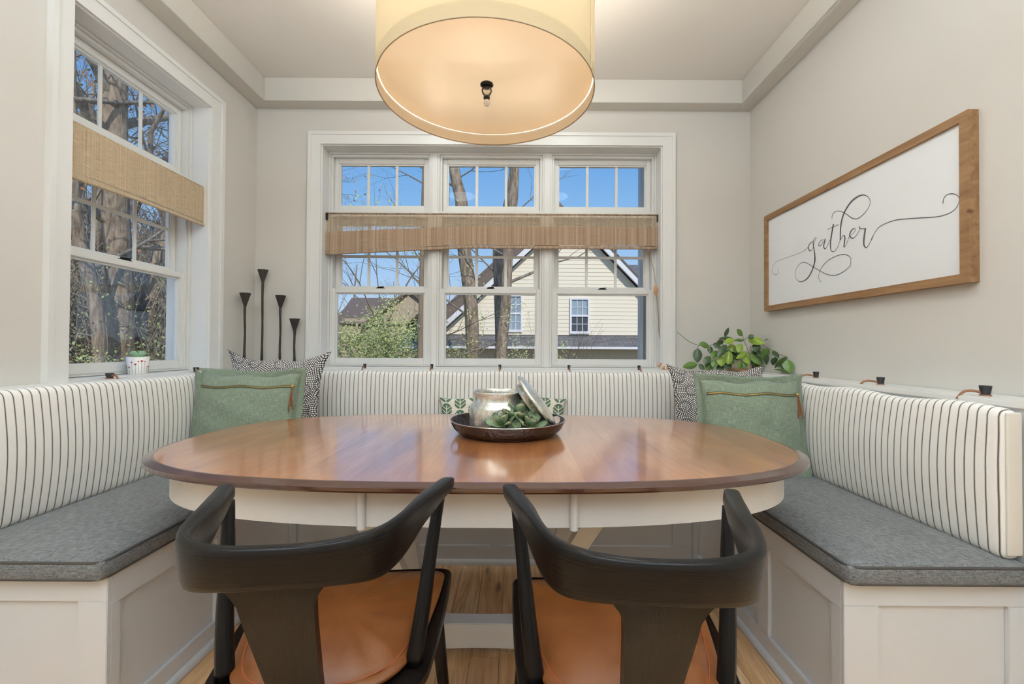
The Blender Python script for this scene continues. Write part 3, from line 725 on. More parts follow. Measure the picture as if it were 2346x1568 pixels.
peg('black peg on the left ledge below the window onto the woods', -1.655, 1.795, (.042, -.01, 0), .0145, .022)
peg('black peg on the left ledge beside the sage pillow', -1.650, 2.27, (.042, 0, 0), .013, .024)
peg('small black peg on the right ledge just past the sage pillow', 1.425, 2.105, (-.060, .02, 0), .013, .028)
peg('middle black peg on the right ledge with a brown strap', 1.420, 1.725, (-.058, .025, 0), .0135, .028)
peg('largest black peg on the right ledge nearest the bench end', 1.405, 1.325, (-.052, .025, 0), .0145, .030)
# ------------------------------------------------------------------ dining table
TX, TY, TA, TB = -.116, 1.55, 1.018, .545
def oval(a, b, n=2.8, N=120):
    P = []
    for i in range(N):
        q = 2*PI*i/N; c, s_ = math.cos(q), math.sin(q)
        P.append((TX+a*math.copysign(abs(c)**(2/n), c), TY+b*math.copysign(abs(s_)**(2/n), s_)))
    return P
def loops(spec, cap_top=False, cap_bot=False):
    mb = MB(); N = 120
    for inset, z in spec: mb.v += [(x, y, z) for x, y in oval(TA-inset, TB-inset)]
    for k in range(len(spec)-1):
        for i in range(N):
            j = (i+1) % N; mb.f.append((k*N+i, k*N+j, (k+1)*N+j, (k+1)*N+i))
    if cap_top: mb.f.append(tuple(range(N)))
    if cap_bot: mb.f.append(tuple(range(len(spec)*N-1, (len(spec)-1)*N-1, -1)))
    return mb
tb = thing('dining_table', 'long oval cherry-topped dining table with a cream apron and base', 'table', (TX, TY, 0))
loops([(.0262, .760), (.0262, .742)], True, True).build('tabletop', 'table', tb)
loops([(.026, .760), (.022, .7597), (.001, .7545), (0, .752), (.0005, .744), (.005, .739), (.03, .738), (.03, .745)]).build('edge_moulding', 'dark_cherry', tb)
plain('cream_paint', srgb(214, 212, 208), .4)
loops([(.060, .738), (.060, .640), (.082, .640), (.082, .738)]).build('apron', 'cream_paint', tb)
for xx in (-.373, .139):
    for sg in (-1, 1):
        yy = TY+sg*(TB-.060)
        MB().prism([(xx+.010*math.cos(PI*k/8), yy+sg*.009*math.sin(PI*k/8), .636) for k in range(9)], (0, 0, .100)).build('joint_moulding', 'cream_paint', tb)
for sx_ in (-1, 1):
    for sy in (-1, 1):
        P = crom([(TX+sx_*.385, TY+sy*.20, .70), (TX+sx_*.365, TY+sy*.17, .56), (TX+sx_*.29, TY+sy*.10, .38), (TX+sx_*.265, TY+sy*.06, .24), (TX+sx_*.30, TY+sy*.07, .12)], 5)
        mb = MB(); n = len(P)
        for i, p in enumerate(P):
            hw = .030+.012*abs(i/(n-1)-.5)*2; ht = .022
            for dx, dy in ((-hw, -ht), (hw, -ht), (hw, ht), (-hw, ht)): mb.v.append((p.x+dx, p.y+dy, p.z))
        for i in range(n-1):
            for j in range(4):
                k = (j+1) % 4; mb.f.append((i*4+j, i*4+k, i*4+4+k, i*4+4+j))
        mb.f += [(0, 1, 2, 3), tuple(4*n-1-j for j in range(4))]
        mb.build('leg', 'cream_paint', tb)
mb = MB(); n = 24; mb.v = []
for i in range(n+1):
    u = 2*i/n-1; hw = .030+.075*abs(u)**2.2
    for dy, z in ((-hw, .03), (hw, .03), (hw, .115+.012*u*u), (-hw, .115+.012*u*u)): mb.v.append((TX+.50*u, TY+.02+dy, z))
for i in range(n):
    for j in range(4):
        k = (j+1) % 4; mb.f.append((i*4+j, i*4+k, i*4+4+k, i*4+4+j))
mb.f += [(3, 2, 1, 0), tuple(n*4+j for j in range(4))]
mb.build('stretcher', 'trim_paint', tb, bevel=.003)
for sx_ in (-1, 1): bx(TX+sx_*.44, TX+sx_*.54, TY-.24, TY+.28, 0, .03).build('foot', 'trim_paint', tb, bevel=.006)
bx(TX-.42, TX+.42, TY-.22, TY-.16, .69, .738).build('bearer', 'cream_paint', tb); bx(TX-.42, TX+.42, TY+.16, TY+.22, .69, .738).build('bearer', 'cream_paint', tb)

# ------------------------------------------------------------------ chairs
def chair(name, label, loc, rz):
    t = thing(name, label, 'chair', loc, (0, 0, rz), 'black dining chairs with tan leather pads')
    half = [(0, -.234), (.052, -.230), (.100, -.213), (.138, -.178), (.162, -.120), (.182, -.04), (.206, .045), (.234, .135)]
    P2 = [(-x, y) for x, y in half[::-1][:-1]]+half
    P = crom([(x, y, 0) for x, y in P2], 6); n = len(P)
    ts = [abs(2*i/(n-1)-1) for i in range(n)]
    mb = MB(); K = 14
    for i, p in enumerate(P):
        a = ts[i]
        tang = (P[min(i+1, n-1)]-P[max(i-1, 0)]).normalized(); nrm = Vector((tang.y, -tang.x, 0))
        top = .802-.006*a**2-.012*max(0, (a-.62)/.38)**1.2
        kink = 1/(1+math.exp(-(a-.70)*26))
        h = .062+.018*math.exp(-((a-.48)/.22)**2)-.018*kink-.018*max(0, (a-.8)/.2)
        th = .021+.010*kink
        endc = 1-max(0, (a-.965)/.035)*.45
        off = .006*kink
        for k in range(K):
            q = 2*PI*k/K; c, s_ = math.cos(q), math.sin(q)
            dn_ = math.copysign(abs(c)**.55, c)*th/2*endc; dz = math.copysign(abs(s_)**.45, s_)*h/2*endc
            lean = .10*dz
            pp = p+nrm*(dn_+lean+off*-0)
            mb.v.append((pp.x, pp.y, top-h/2+dz))
    for i in range(n-1):
        for k in range(K):
            j = (k+1) % K; mb.f.append((i*K+k, i*K+j, (i+1)*K+j, (i+1)*K+k)); mb.uvs[len(mb.f)-1] = [(i/n, k/K), (i/n, (k+1)/K), ((i+1)/n, (k+1)/K), ((i+1)/n, k/K)]
    mb.f += [tuple(range(K-1, -1, -1)), tuple((n-1)*K+k for k in range(K))]
    mb.build('back_rail', 'blackwood', t, smooth=True, world=False)
    # splat with its flared neck under the rail
    prof = [(0, .086, .762), (.06, .082, .748), (.10, .070, .736), (.14, .058, .720), (.18, .052, .706), (.30, .049, .668), (.65, .042, .56), (1, .035, .455)]
    def splat(side):
        def fn(u, v):
            s_ = 2*v-1; k = u*(len(prof)-1); i = min(int(k), len(prof)-2); f = k-i
            tt, w_, z = [prof[i][q]*(1-f)+prof[i+1][q]*f for q in range(3)]
            x = s_*w_; y = -.232+1.75*x*x*(1-min(1, tt*3))+.140*tt+.004*(1-min(1, tt*4))
            return (x, y+side*.0085, z)
        return fn
    mb = MB().grid(splat(-1), 28, 8).grid(splat(1), 28, 8, flip=True)
    A, B = splat(-1), splat(1)
    for v in (0, 1): mb.grid(lambda u, q, v=v: Vector(A(u, v)).lerp(Vector(B(u, v)), q), 28, 1)
    for fi in range(len(mb.f)):
        if fi in mb.uvs: mb.uvs[fi] = [(q[0], q[1]*.4) for q in mb.uvs[fi]]
    mb.build('splat', 'blackwood', t, world=False, weld=.0001)
    for sg in (-1, 1):
        MB().tube(crom([(sg*.170, .0, .46), (sg*.186, .030, .56), (sg*.199, .064, .66), (sg*.214, .096, .757)], 5), [.0172-.0004*i for i in range(16)], 12).build('back_post', 'blackwood', t, smooth=True, world=False)
    out = crom([(0, .372, 0), (.14, .366, 0), (.225, .355, 0), (.232, .30, 0), (.222, .16, 0), (.208, .04, 0), (.190, -.04, 0), (.13, -.115, 0), (0, -.145, 0)], 5)
    R = [(p.x, p.y) for p in out]; ring = R+[(-x, y) for x, y in R[::-1][1:-1]]
    N = len(ring); cy = .12
    mb = MB(); levels = [(.0, .437), (.94, .437), (1., .443), (1., .459), (.985, .465), (.90, .463), (.5, .455), (0, .452)]
    for s_, z in levels: mb.v += [(x*s_, cy+(y-cy)*s_, z) for x, y in ring]
    for k in range(len(levels)-1):
        for i in range(N):
            j = (i+1) % N; mb.f.append((k*N+i, k*N+j, (k+1)*N+j, (k+1)*N+i)); mb.uvs[len(mb.f)-1] = [(mb.v[q][1], mb.v[q][0]*2) for q in mb.f[-1]]
    mb.build('seat', 'blackwood', t, smooth=False, world=False, weld=.0001)
    out = crom([(0, .338, 0), (.13, .334, 0), (.207, .322, 0), (.214, .27, 0), (.196, .14, 0), (.172, .03, 0), (.140, -.035, 0), (.085, -.070, 0), (0, -.082, 0)], 6)
    R = [(p.x, p.y) for p in out]; ring = R+[(-x, y) for x, y in R[::-1][1:-1]]; N = len(ring); cy = .13
    levels = [(0, .460), (1., .466), (1.004, .470), (.995, .4745), (.93, .4765), (.90, .4755), (.87, .4835), (.80, .4915), (.6, .497), (.3, .4985), (0, .499)]
    mb = MB()
    for s_, z in levels: mb.v += [(x*s_, cy+(y-cy)*s_, z+(.0015*math.sin(x*60+y*45) if .5 < s_ < .99 else 0)) for x, y in ring]
    for k in range(len(levels)-1):
        for i in range(N):
            j = (i+1) % N; mb.f.append((k*N+i, k*N+j, (k+1)*N+j, (k+1)*N+i))
    pad = mb.build('seat_pad', 'leather', t, smooth=True, world=False, weld=.0001)
    MB().tube([(x*.905, cy+(y-cy)*.905, .4762) for x, y in ring], .0018, 5, closed=True).build('seam', 'leather_seam', pad, smooth=True, world=False)
    for sg in (-1, 1):
        MB().tube([(sg*.165, -.015, .445), (sg*.205, -.105, 0)], [.019, .0125], 12).build('leg', 'blackwood', t, smooth=True, world=False)
        MB().tube([(sg*.190, .285, .445), (sg*.232, .345, 0)], [.019, .0125], 12).build('leg', 'blackwood', t, smooth=True, world=False)
    return t
chair('dining_chair', 'black curved-back chair with tan pad nearer the bench along the left wall', (-.366, .840, 0), math.radians(7))
chair('dining_chair', 'black curved-back chair with tan pad nearer the bench along the right wall', (.208, .808, 0), math.radians(-3))

# ------------------------------------------------------------------ pillows
def pillow_fn(w_, h, th, side, ce=.05, ear=.06, wr=.004, fl=0, seed=0):
    def fn(u, v):
        U, V = 2*u-1, 2*v-1
        x = w_/2*U*(1-ce*(1-V*V)*U*U+ear*(abs(U)**4)*(abs(V)**6))
        z = h/2*V*(1-ce*(1-U*U)*V*V+ear*(abs(V)**4)*(abs(U)**6))+h/2
        e_ = max(0, (1-U*U)*(1-V*V))**.42
        y = side*th/2*e_+side*wr*math.sin(U*9+V*3+seed)*math.sin(V*7-U*4+seed)*e_
        y += .006*math.sin(U*4+seed)*abs(V)
        z += .006*math.sin(U*7+seed*2)*max(0, V)
        return (x, y, z)
    return fn
def pillow_mesh(name, mat, parent, *a, **k):
    mb = MB().grid(pillow_fn(*a[:3], -1, *a[3:], **k), 36, 36).grid(pillow_fn(*a[:3], 1, *a[3:], **k), 36, 36, flip=True)
    return mb.build(name, mat, parent, smooth=True, world=False, weld=.0004)
def place_pillow(o, loc, lean, rz):
    o.location = loc; o.rotation_euler = (-lean, 0, rz)
p = pillow_mesh('throw_pillow', 'mandala', None, .50, .505, .15, ear=.15, ce=.07, seed=1)
place_pillow(p, (-1.310, 2.345, .515), .19, .03); tag(p, 'black and white circle-print pillow behind the sage pillow below the candle holders', 'pillow', 'circle-print pillows')
p = pillow_mesh('throw_pillow', 'mandala', None, .50, .455, .14, ear=.10, ce=.05, seed=4)
place_pillow(p, (1.105, 2.36, .515), .22, -.02); tag(p, 'black and white circle-print pillow behind the sage pillow below the trailing plant', 'pillow', 'circle-print pillows')
p = pillow_mesh('lumbar_pillow', 'leafprint', None, .74, .262, .11, ear=.04, ce=.03, seed=2)
place_pillow(p, (-.083, 2.545, .518), .22, 0); tag(p, 'low lumbar pillow with green leaf print behind the tray', 'pillow')
def sage_pillow(label, loc, lean, rz, w_, h, tassel_len, seed):
    t = thing('sage_pillow', label, 'pillow', loc, (-lean, 0, rz), 'sage linen pillows with zippers')
    iw, ih = w_-.05, h-.05
    mb = MB()
    for sd in (-1, 1):
        f0 = pillow_fn(iw, ih, .15, sd, .03, .02, .005, seed=seed)
        mb.grid(lambda u, v: (f0(u, v)[0], f0(u, v)[1], f0(u, v)[2]+.025), 36, 36, flip=sd > 0)
    mb.build('cover', 'sage', t, smooth=True, world=False, weld=.0004)
    # flat flange with wavy outer edge
    def edge(q, r):
        U = V = 0
        k = q*4; s_ = int(k) % 4; f = (k-int(k))*2-1
        U, V = [(f, 1), (1, -f), (-f, -1), (-1, f)][s_]
        hw, hh = (iw/2-.006)*(1-r)+(w_/2)*r, (ih/2-.006)*(1-r)+(h/2)*r
        ce = .03; x = hw*U*(1-ce*(1-V*V)+(.02*r)*(U*U*V*V)); z = h/2+hh*V*(1-ce*(1-U*U)+(.03*r)*(U*U*V*V))
        return (x, r*(.006*math.sin(q*41+seed)+.010*math.sin(q*17+seed)), z+.004*r*math.sin(q*29))
    for dd in (0,):
        mb = MB().grid(lambda u, v: (edge(u, v)[0], edge(u, v)[1]-.0015, edge(u, v)[2]), 96, 3).grid(lambda u, v: (edge(u, v)[0], edge(u, v)[1]+.0015, edge(u, v)[2]), 96, 3, flip=True)
        mb.grid(lambda u, v: (edge(u, 1)[0], edge(u, 1)[1]-.0015+.003*v, edge(u, 1)[2]), 96, 1)
        for fi in mb.uvs: mb.uvs[fi] = [(mb.v[i][0]*2, mb.v[i][2]*2) for i in mb.f[fi]]
        mb.build('flange', 'sage', t, smooth=True, world=False, weld=.0002)
    f0 = pillow_fn(iw, ih, .15, -1, .03, .02, .005, seed=seed)
    def zp(u, dz=0):
        q = f0(u, .845+dz); return Vector((q[0], q[1]-.0015, q[2]+.025))
    us = [.035+.93*i/40 for i in range(41)]
    z_ = MB().tube([zp(u) for u in us], .0024, 6).build('zipper', 'brass', t, smooth=True, world=False)
    for dz in (.010, -.010): MB().tube([zp(u, dz) for u in us], .0022, 5).build('zipper_tape', 'leather_seam' if 0 else 'sage_dark', t, smooth=True, world=False)
    e_ = zp(.965)
    MB().lathe([(0, -.008), (.006, -.005), (.007, 0), (.005, .006), (0, .008)], e_+Vector((0, -.004, 0)), 10).build('zipper_pull', 'brass', t, smooth=True, world=False)
    for k, dx in enumerate((-.008, .014, .004)):
        L = tassel_len*(1-.12*k); a = e_+Vector((0, -.010, -.004)); q = crom([a, a+Vector((dx*.4, -.004, -L*.5)), a+Vector((dx, .002, -L))], 5)
        MB().grid(lambda u, v: q[int(round(u*(len(q)-1)))]+Vector((.0028*(2*v-1), -.001*k, 0)), len(q)-1, 1).build('leather_tassel', 'leather', t, smooth=True, world=False)
    return t
plain('sage_dark', srgb(88, 96, 76), .9)
sage_pillow('sage green linen pillow with a brass zipper leaning toward the left wall cushion', (-1.268, 2.045, .516), .17, .03, .512, .452, .12, 1)
sage_pillow('sage green linen pillow with leather zipper tassels leaning toward the right wall cushion', (1.040, 1.945, .516), .13, -.10, .470, .442, .115, 3)

# ------------------------------------------------------------------ tray and its contents
TC = Vector((-.033, 1.63, .7605))
tr = thing('round_tray', 'hammered dark bronze round tray with handle holes on the table', 'tray', TC)
mb = MB(); n = 288
mb.lathe([(0, 0), (.168, 0), (.176, .003)], TC, n)
prof = [(.176, .003), (.186, .010), (.195, .020)]+[(.195+.0155*(k/14)**.8, .020+.030*k/14) for k in range(1, 15)]
def wall(off):
    base = len(mb.v)
    for r, z in prof:
        for j in range(n):
            q = 2*PI*j/n; mb.v.append((TC.x+(r-off)*math.cos(q), TC.y+(r-off)*math.sin(q), TC.z+z+off*.6))
    for i in range(len(prof)-1):
        for j in range(n):
            th = 2*PI*(j+.5)/n; zz = (prof[i][1]+prof[i+1][1])/2
            hole = any(((((th-c+PI) % (2*PI))-PI)*.2/.036)**2+((zz-.034)/.0135)**2 < 1 for c in (math.radians(203), math.radians(23)))
            if hole: continue
            k = (j+1) % n; mb.f.append((base+i*n+j, base+i*n+k, base+(i+1)*n+k, base+(i+1)*n+j))
wall(0); wall(.0025)
mb.build('bowl', 'hammered', tr, smooth=True)
MB().tube([(TC.x+.2095*math.cos(2*PI*j/n), TC.y+.2095*math.sin(2*PI*j/n), TC.z+.051) for j in range(n)], .0020, 6, closed=True).build('rim', 'bright_rim', tr, smooth=True)
JC = Vector((-.066, 1.635, .766))
tag(MB().lathe([(0, 0), (.098, 0), (.106, .008), (.109, .03), (.109, .085), (.106, .098), (.097, .106), (.093, .113), (.093, .134), (.098, .143), (.097, .147), (.093, .147), (.090, .141), (.088, .114), (.094, .104), (.103, .09), (.103, .012), (0, .006)], JC, 64).build('glass_jar', 'mercury', None, smooth=True), 'silvery mercury glass jar standing open in the tray', 'jar')
ax = Vector((.79, -.07, .61)).normalized(); m3 = ax.to_track_quat('Z', 'Y').to_matrix()
tag(MB().lathe([(0, -.004), (.070, -.004), (.074, -.022), (.082, -.024), (.086, -.020), (.086, -.002), (.104, 0), (.109, .004), (.108, .010), (.100, .014), (.06, .020), (0, .022)], Vector((.066, 1.60, .880)), 64, m3).build('jar_lid', 'mercury', None, smooth=True), 'mercury glass lid leaning against the jar in the tray', 'lid')
leafm = None
def make_leaf_mesh():
    mb = MB()
    def fn(u, v, s_=1):
        t_ = 1-(1-u)**1.9; wd = (.10+.90*math.sin(min(1, t_*1.0)*PI*.5)**2.2)*math.sqrt(max(0, 1-max(0, (t_-.60)/.40)**2.0))*.36
        q = 2*v-1; x = q*wd; z = .16*(q*q)*(t_)+.16*t_**2.2-.02+s_*.035*(1-q*q)*(math.sin(PI*min(1, t_*.95+.03)))
        return (x, t_, z)
    mb.grid(lambda u, v: fn(u, v, 1), 12, 8).grid(lambda u, v: fn(u, v, -1), 12, 8, flip=True)
    for fi in mb.uvs: mb.uvs[fi] = [(mb.v[i][0]+.5, mb.v[i][1]) for i in mb.f[fi]]
    return mb
su = thing('succulent', 'artificial grey-green succulent rosettes resting in front of the jar', 'plant', (-.01, 1.50, .766))
random.seed(5)
for (cx_, cy_, cz, tl, S) in ((-.042, 1.520, .806, (-.35, -.45), .064), (.040, 1.520, .804, (.35, -.5), .062), (.004, 1.568, .822, (.05, -.2), .078), (.000, 1.490, .796, (0, -.9), .036)):
    up_ = Vector((tl[0], tl[1], 1)).normalized(); base = up_.to_track_quat('Z', 'Y').to_matrix().to_4x4()
    for wh, (cnt, el, ln) in enumerate(((6, .35, 1.0), (5, .85, .86), (3, 1.2, .6))):
        for k in range(cnt):
            an = 2*PI*k/cnt+wh*.6+random.uniform(-.15, .15)
            if leafm is None:
                o = make_leaf_mesh().build('leaf', 'succulent', su, smooth=True, world=False, weld=.001); leafm = o.data
            else:
                o = bpy.data.objects.new('leaf', leafm); C.objects.link(o); o.parent = su
            sc_ = S*ln*random.uniform(.92, 1.08)
            o.matrix_basis = Matrix.Translation(Vector((cx_, cy_, cz))-Vector((-.01, 1.50, .766))) @ base @ Matrix.Rotation(an, 4, 'Z') @ Matrix.Rotation(el, 4, 'X') @ Matrix.Diagonal((sc_*1.05, sc_, sc_, 1))
    mb = MB().tube([(cx_, cy_, .768), (cx_, cy_, cz)], .006, 8).build('stem', 'succulent', su)

# ------------------------------------------------------------------ candle holders, plants
for (x, y, zt, lab) in ((-1.628, 2.635, 1.389, 'second tallest iron candle holder on the corner ledge, closest to the left window'), (-1.603, 2.772, 1.553, 'tallest iron candle holder on the corner ledge'), (-1.490, 2.772, 1.392, 'middle-height iron candle holder on the corner ledge between the tallest and the shortest'), (-1.400, 2.772, 1.246, 'shortest iron candle holder on the corner ledge beside the triple window')):
    t = thing('candle_holder', lab, 'candle holder', (x, y, ZL), group='slender iron candle holders')
    H = zt-ZL; z0 = ZL
    MB().lathe([(0, 0), (.033, 0), (.033, .004), (.012, .010), (.0085, .02), (.0072, .05)], (x, y, z0), 20).build('base', 'iron', t, smooth=True)
    P = [(x+.0011*math.sin(k*.8+x*40), y+.0006*math.cos(k*1.1), z0+.04+(H-.115)*k/10) for k in range(11)]
    MB().tube(P, [.0078-.0016*math.sin(PI*k/10)+.0004*math.sin(k*2.2) for k in range(11)], 10).build('stem', 'iron', t, smooth=True)
    MB().lathe([(.0075, -.078), (.0095, -.070), (.020, -.035), (.0305, -.002), (.031, 0), (.029, 0), (.018, -.03), (0, -.05)], (x, y, zt), 24).build('cup', 'iron', t, smooth=True)
# cactus cup on the window stool
cc = thing('heart_cactus_cup', 'white cup printed with red hearts holding a heart-shaped succulent on the left sill', 'plant', (-1.722, 2.005, ZL+.006))
cb = Vector((-1.722, 2.005, ZL+.006))
cup = MB().lathe([(0, 0), (.034, 0), (.036, .003), (.042, .078), (.0405, .078), (.035, .01), (0, .008)], cb, 40).build('cup', 'cup_glaze', cc, smooth=True)
MB().lathe([(0, .066), (.039, .066)], cb, 24).build('soil', 'soil', cc)
def heart(n=28): return [(16*math.sin(t_)**3/17, (13*math.cos(t_)-5*math.cos(2*t_)-2*math.cos(3*t_)-math.cos(4*t_))/17) for t_ in [2*PI*i/n for i in range(n)]]
hp = heart(); dirv = Vector((.66, -.75, 0)).normalized(); side = Vector((.75, .66, 0))
mb = MB(); F = [cb+Vector((0, 0, .086))+side*.030*a+Vector((0, 0, .028*b)) for a, b in hp]
rings = [(1, -.003), (1.04, 0), (1, .003), (.8, .0055)]
N = len(F); c0 = cb+Vector((0, 0, .086))
for s_, d in [(0, -.006), (.8, -.0055)]+rings+[(0, .006)]: mb.v += [tuple(c0+(q-c0)*s_+dirv*d) for q in F]
for k in range(6):
    for i in range(N): j = (i+1) % N; mb.f.append((k*N+i, k*N+j, (k+1)*N+j, (k+1)*N+i))
mb.build('heart_leaf', 'cactus', cc, smooth=True, weld=.0001)
random.seed(2)
mb = MB(); ms = MB()
for k in range(15):
    an = -PI/2+.75+(k-7)*.30+random.uniform(-.05, .05); zz = random.uniform(.026, .062); S_ = random.choice((.0035, .005, .0042))
    r = .0362+.006*zz/.078+.0006
    o = Vector((math.cos(an), math.sin(an), 0)); tn = Vector((-math.sin(an), math.cos(an), 0))
    c_ = cb+o*r+Vector((0, 0, zz)); mb.quadv([c_+tn*S_*a+Vector((0, 0, S_*b))+o*.0006 for a, b in hp])
    ms.tube([cb+o*(.0362+.0002)+Vector((0, 0, .004)), c_-Vector((0, 0, S_))-o*.0004], .0004, 4)
mb.build('heart_print', 'heart_red', cup); ms.build('stem_print', 'leaf_dark', cup)
# hoya
PC = Vector((1.395, 2.748, ZL))
LEAVES=[(1.151,2.644,1.09,1.083,2.629,1.102,0.0172,1),(1.089,2.663,1.074,1.081,2.648,0.987,0.0204,0),(1.083,2.652,0.98,0.987,2.637,0.962,0.0172,1),(1.255,2.666,1.145,1.27,2.651,1.201,0.011,0),(1.303,2.668,1.135,1.211,2.653,1.135,0.0094,0),(1.346,2.634,1.151,1.304,2.619,1.19,0.014,1),(1.378,2.631,1.138,1.405,2.616,1.154,0.0124,0),(1.401,2.68,1.136,1.455,2.59,1.104,0.019,2),(1.358,2.646,1.123,1.295,2.631,1.125,0.0078,1),(1.301,2.644,1.129,1.235,2.629,1.109,0.0156,2),(1.308,2.69,1.101,1.307,2.675,1.053,0.0206,2),(1.349,2.658,1.104,1.323,2.643,1.048,0.0157,2),(1.287,2.68,1.06,1.272,2.665,0.975,0.019,2),(1.23,2.659,1.028,1.223,2.644,0.966,0.0188,2),(1.209,2.668,1.059,1.165,2.653,1.012,0.0157,1),(1.252,2.639,1.097,1.192,2.624,1.022,0.0171,0),(1.184,2.668,1.103,1.23,2.653,1.078,0.0142,0),(1.253,2.682,1.123,1.209,2.667,1.103,0.0127,0),(1.388,2.661,1.054,1.312,2.646,1.013,0.0126,2),(1.373,2.674,1.041,1.397,2.659,0.979,0.0174,2),(1.412,2.67,1.048,1.455,2.629,0.974,0.0205,1),(1.34,2.634,0.998,1.313,2.619,0.952,0.014,1),(1.367,2.675,0.997,1.381,2.66,0.954,0.0142,1),(1.455,2.652,1.105,1.408,2.65,1.054,0.0172,0),(1.455,2.553,1.074,1.454,2.633,1.014,0.0166,1),(1.447,2.632,1.095,1.408,2.617,1.052,0.0124,0),(1.455,2.569,1.043,1.455,2.579,0.979,0.0136,0),(1.455,2.511,1.065,1.455,2.456,1.022,0.0119,0),(1.455,2.389,1.032,1.455,2.491,0.965,0.0169,1),(1.455,2.376,1.016,1.455,2.353,0.944,0.021,1),(1.455,2.486,1.027,1.455,2.511,0.979,0.0147,0),(1.176,2.685,1.087,1.166,2.67,1.043,0.0127,0),(1.159,2.654,1.028,1.118,2.639,0.978,0.0157,0),(1.188,2.678,0.986,1.138,2.663,0.946,0.019,1),(1.191,2.657,1.009,1.172,2.642,0.96,0.0157,1),(1.224,2.686,0.977,1.248,2.671,0.946,0.0238,0),(1.455,2.501,0.959,1.455,2.348,0.944,0.0089,1),(1.086,2.636,0.981,1.113,2.621,0.948,0.014,0),(1.455,2.596,1.123,1.455,2.563,1.128,0.0092,0),(1.441,2.643,1.055,1.455,2.618,1.03,0.014,0),(1.272,2.688,0.99,1.293,2.673,0.949,0.0206,0),(1.455,2.446,0.988,1.455,2.422,0.954,0.0101,0)]
STEMS=[[(0.969,2.67,1.171),(1.037,2.67,1.117),(1.1,2.67,1.093),(1.163,2.67,1.091),(1.222,2.67,1.119),(1.257,2.67,1.121),(1.342,2.67,1.12),(1.371,2.67,1.123)],[(1.1,2.67,1.093),(1.092,2.67,1.074),(1.09,2.67,1.027),(1.09,2.67,0.98)],[(1.371,2.67,1.123),(1.383,2.67,1.098),(1.399,2.67,1.054),(1.418,2.67,1.01),(1.44,2.67,0.963)],[(1.371,2.67,1.12),(1.368,2.67,1.133),(1.364,2.67,1.152)],[(1.371,2.67,1.123),(1.383,2.67,1.136),(1.402,2.67,1.139),(1.437,2.67,1.127),(1.455,2.59,1.089),(1.455,2.486,1.051),(1.455,2.385,1.032),(1.455,2.376,1.016)],[(1.213,2.67,1.015),(1.166,2.67,0.99),(1.125,2.67,0.967)],[(1.339,2.67,1.016),(1.358,2.67,0.997)],[(1.257,2.67,1.121),(1.263,2.67,1.135),(1.279,2.67,1.142),(1.304,2.67,1.135)],[(1.292,2.67,1.11),(1.286,2.67,1.082),(1.282,2.67,1.06)],[(1.248,2.67,1.104),(1.235,2.67,1.066),(1.235,2.67,1.028)]]
hp_ = thing('trailing_hoya', 'trailing hoya in a white pot on the ledge in the right corner', 'plant', PC)
MB().lathe([(0, .0), (.078, .0), (.084, .008), (.080, .010), (.0, .006)], PC, 40).build('saucer', 'tassel_wood', hp_, smooth=True)
MB().lathe([(0, .010), (.056, .010), (.060, .014), (.0655, .150), (.064, .153), (.060, .153), (.058, .140), (0, .140)], PC, 48).build('pot', 'ceramic', hp_, smooth=True)
MB().lathe([(0, .141), (.057, .141)], PC, 24).build('soil', 'soil', hp_)
for s_ in STEMS:
    MB().tube(crom(s_, 4), .0017, 5).build('vine', 'vine', hp_, smooth=True)
random.seed(8)
def hoya_leaf(b, tip, hw, tone):
    b, tip = Vector(b), Vector(tip); L = (tip-b).length; d = (tip-b).normalized()
    face = Vector((random.uniform(-.35, .35), -1, random.uniform(.1, .6))).normalized(); s_ = d.cross(face).normalized(); n_ = s_.cross(d).normalized()
    if n_.y > 0: n_ = -n_
    def fn(u, v, sd=0):
        q = 2*v-1; wd = hw*math.sin(PI*u**.85)**.75 if 0 < u < 1 else 0
        wd = hw*(max(0, math.sin(PI*u**.85)))**.75
        return b+d*L*u+s_*q*wd+n_*(-.30*abs(q)*wd*-1*-1+.06*L*math.sin(PI*u)+sd)
    mb = MB().grid(lambda u, v: fn(u, v, .0006), 10, 6).grid(lambda u, v: fn(u, v, -.0006), 10, 6, flip=True)
    for fi in mb.uvs: mb.uvs[fi] = [(q[1], q[0]) for q in mb.uvs[fi]]
    mb.build('leaf', ('leaf_dark', 'leaf_mid', 'leaf_light')[tone], hp_, smooth=True)
for lf in LEAVES: hoya_leaf(lf[:3], lf[3:6], lf[6]*1.32, lf[7])
for k in range(26):  # small, mostly dark leaves around the pot rim
    a = random.choice((random.uniform(-2.9, -2.0), random.uniform(-1.1, -.2))); r = random.uniform(.06, .12); b = PC+Vector((r*math.cos(a), r*math.sin(a)*.5-.02, random.uniform(.06, .15))); b.x = min(b.x, 1.46); tip = b+Vector((.03*math.cos(a), -.012, random.uniform(-.055, -.02))); tip.x = min(tip.x, 1.475)
    hoya_leaf(b, tip, .017, random.choice((0, 0, 1)))

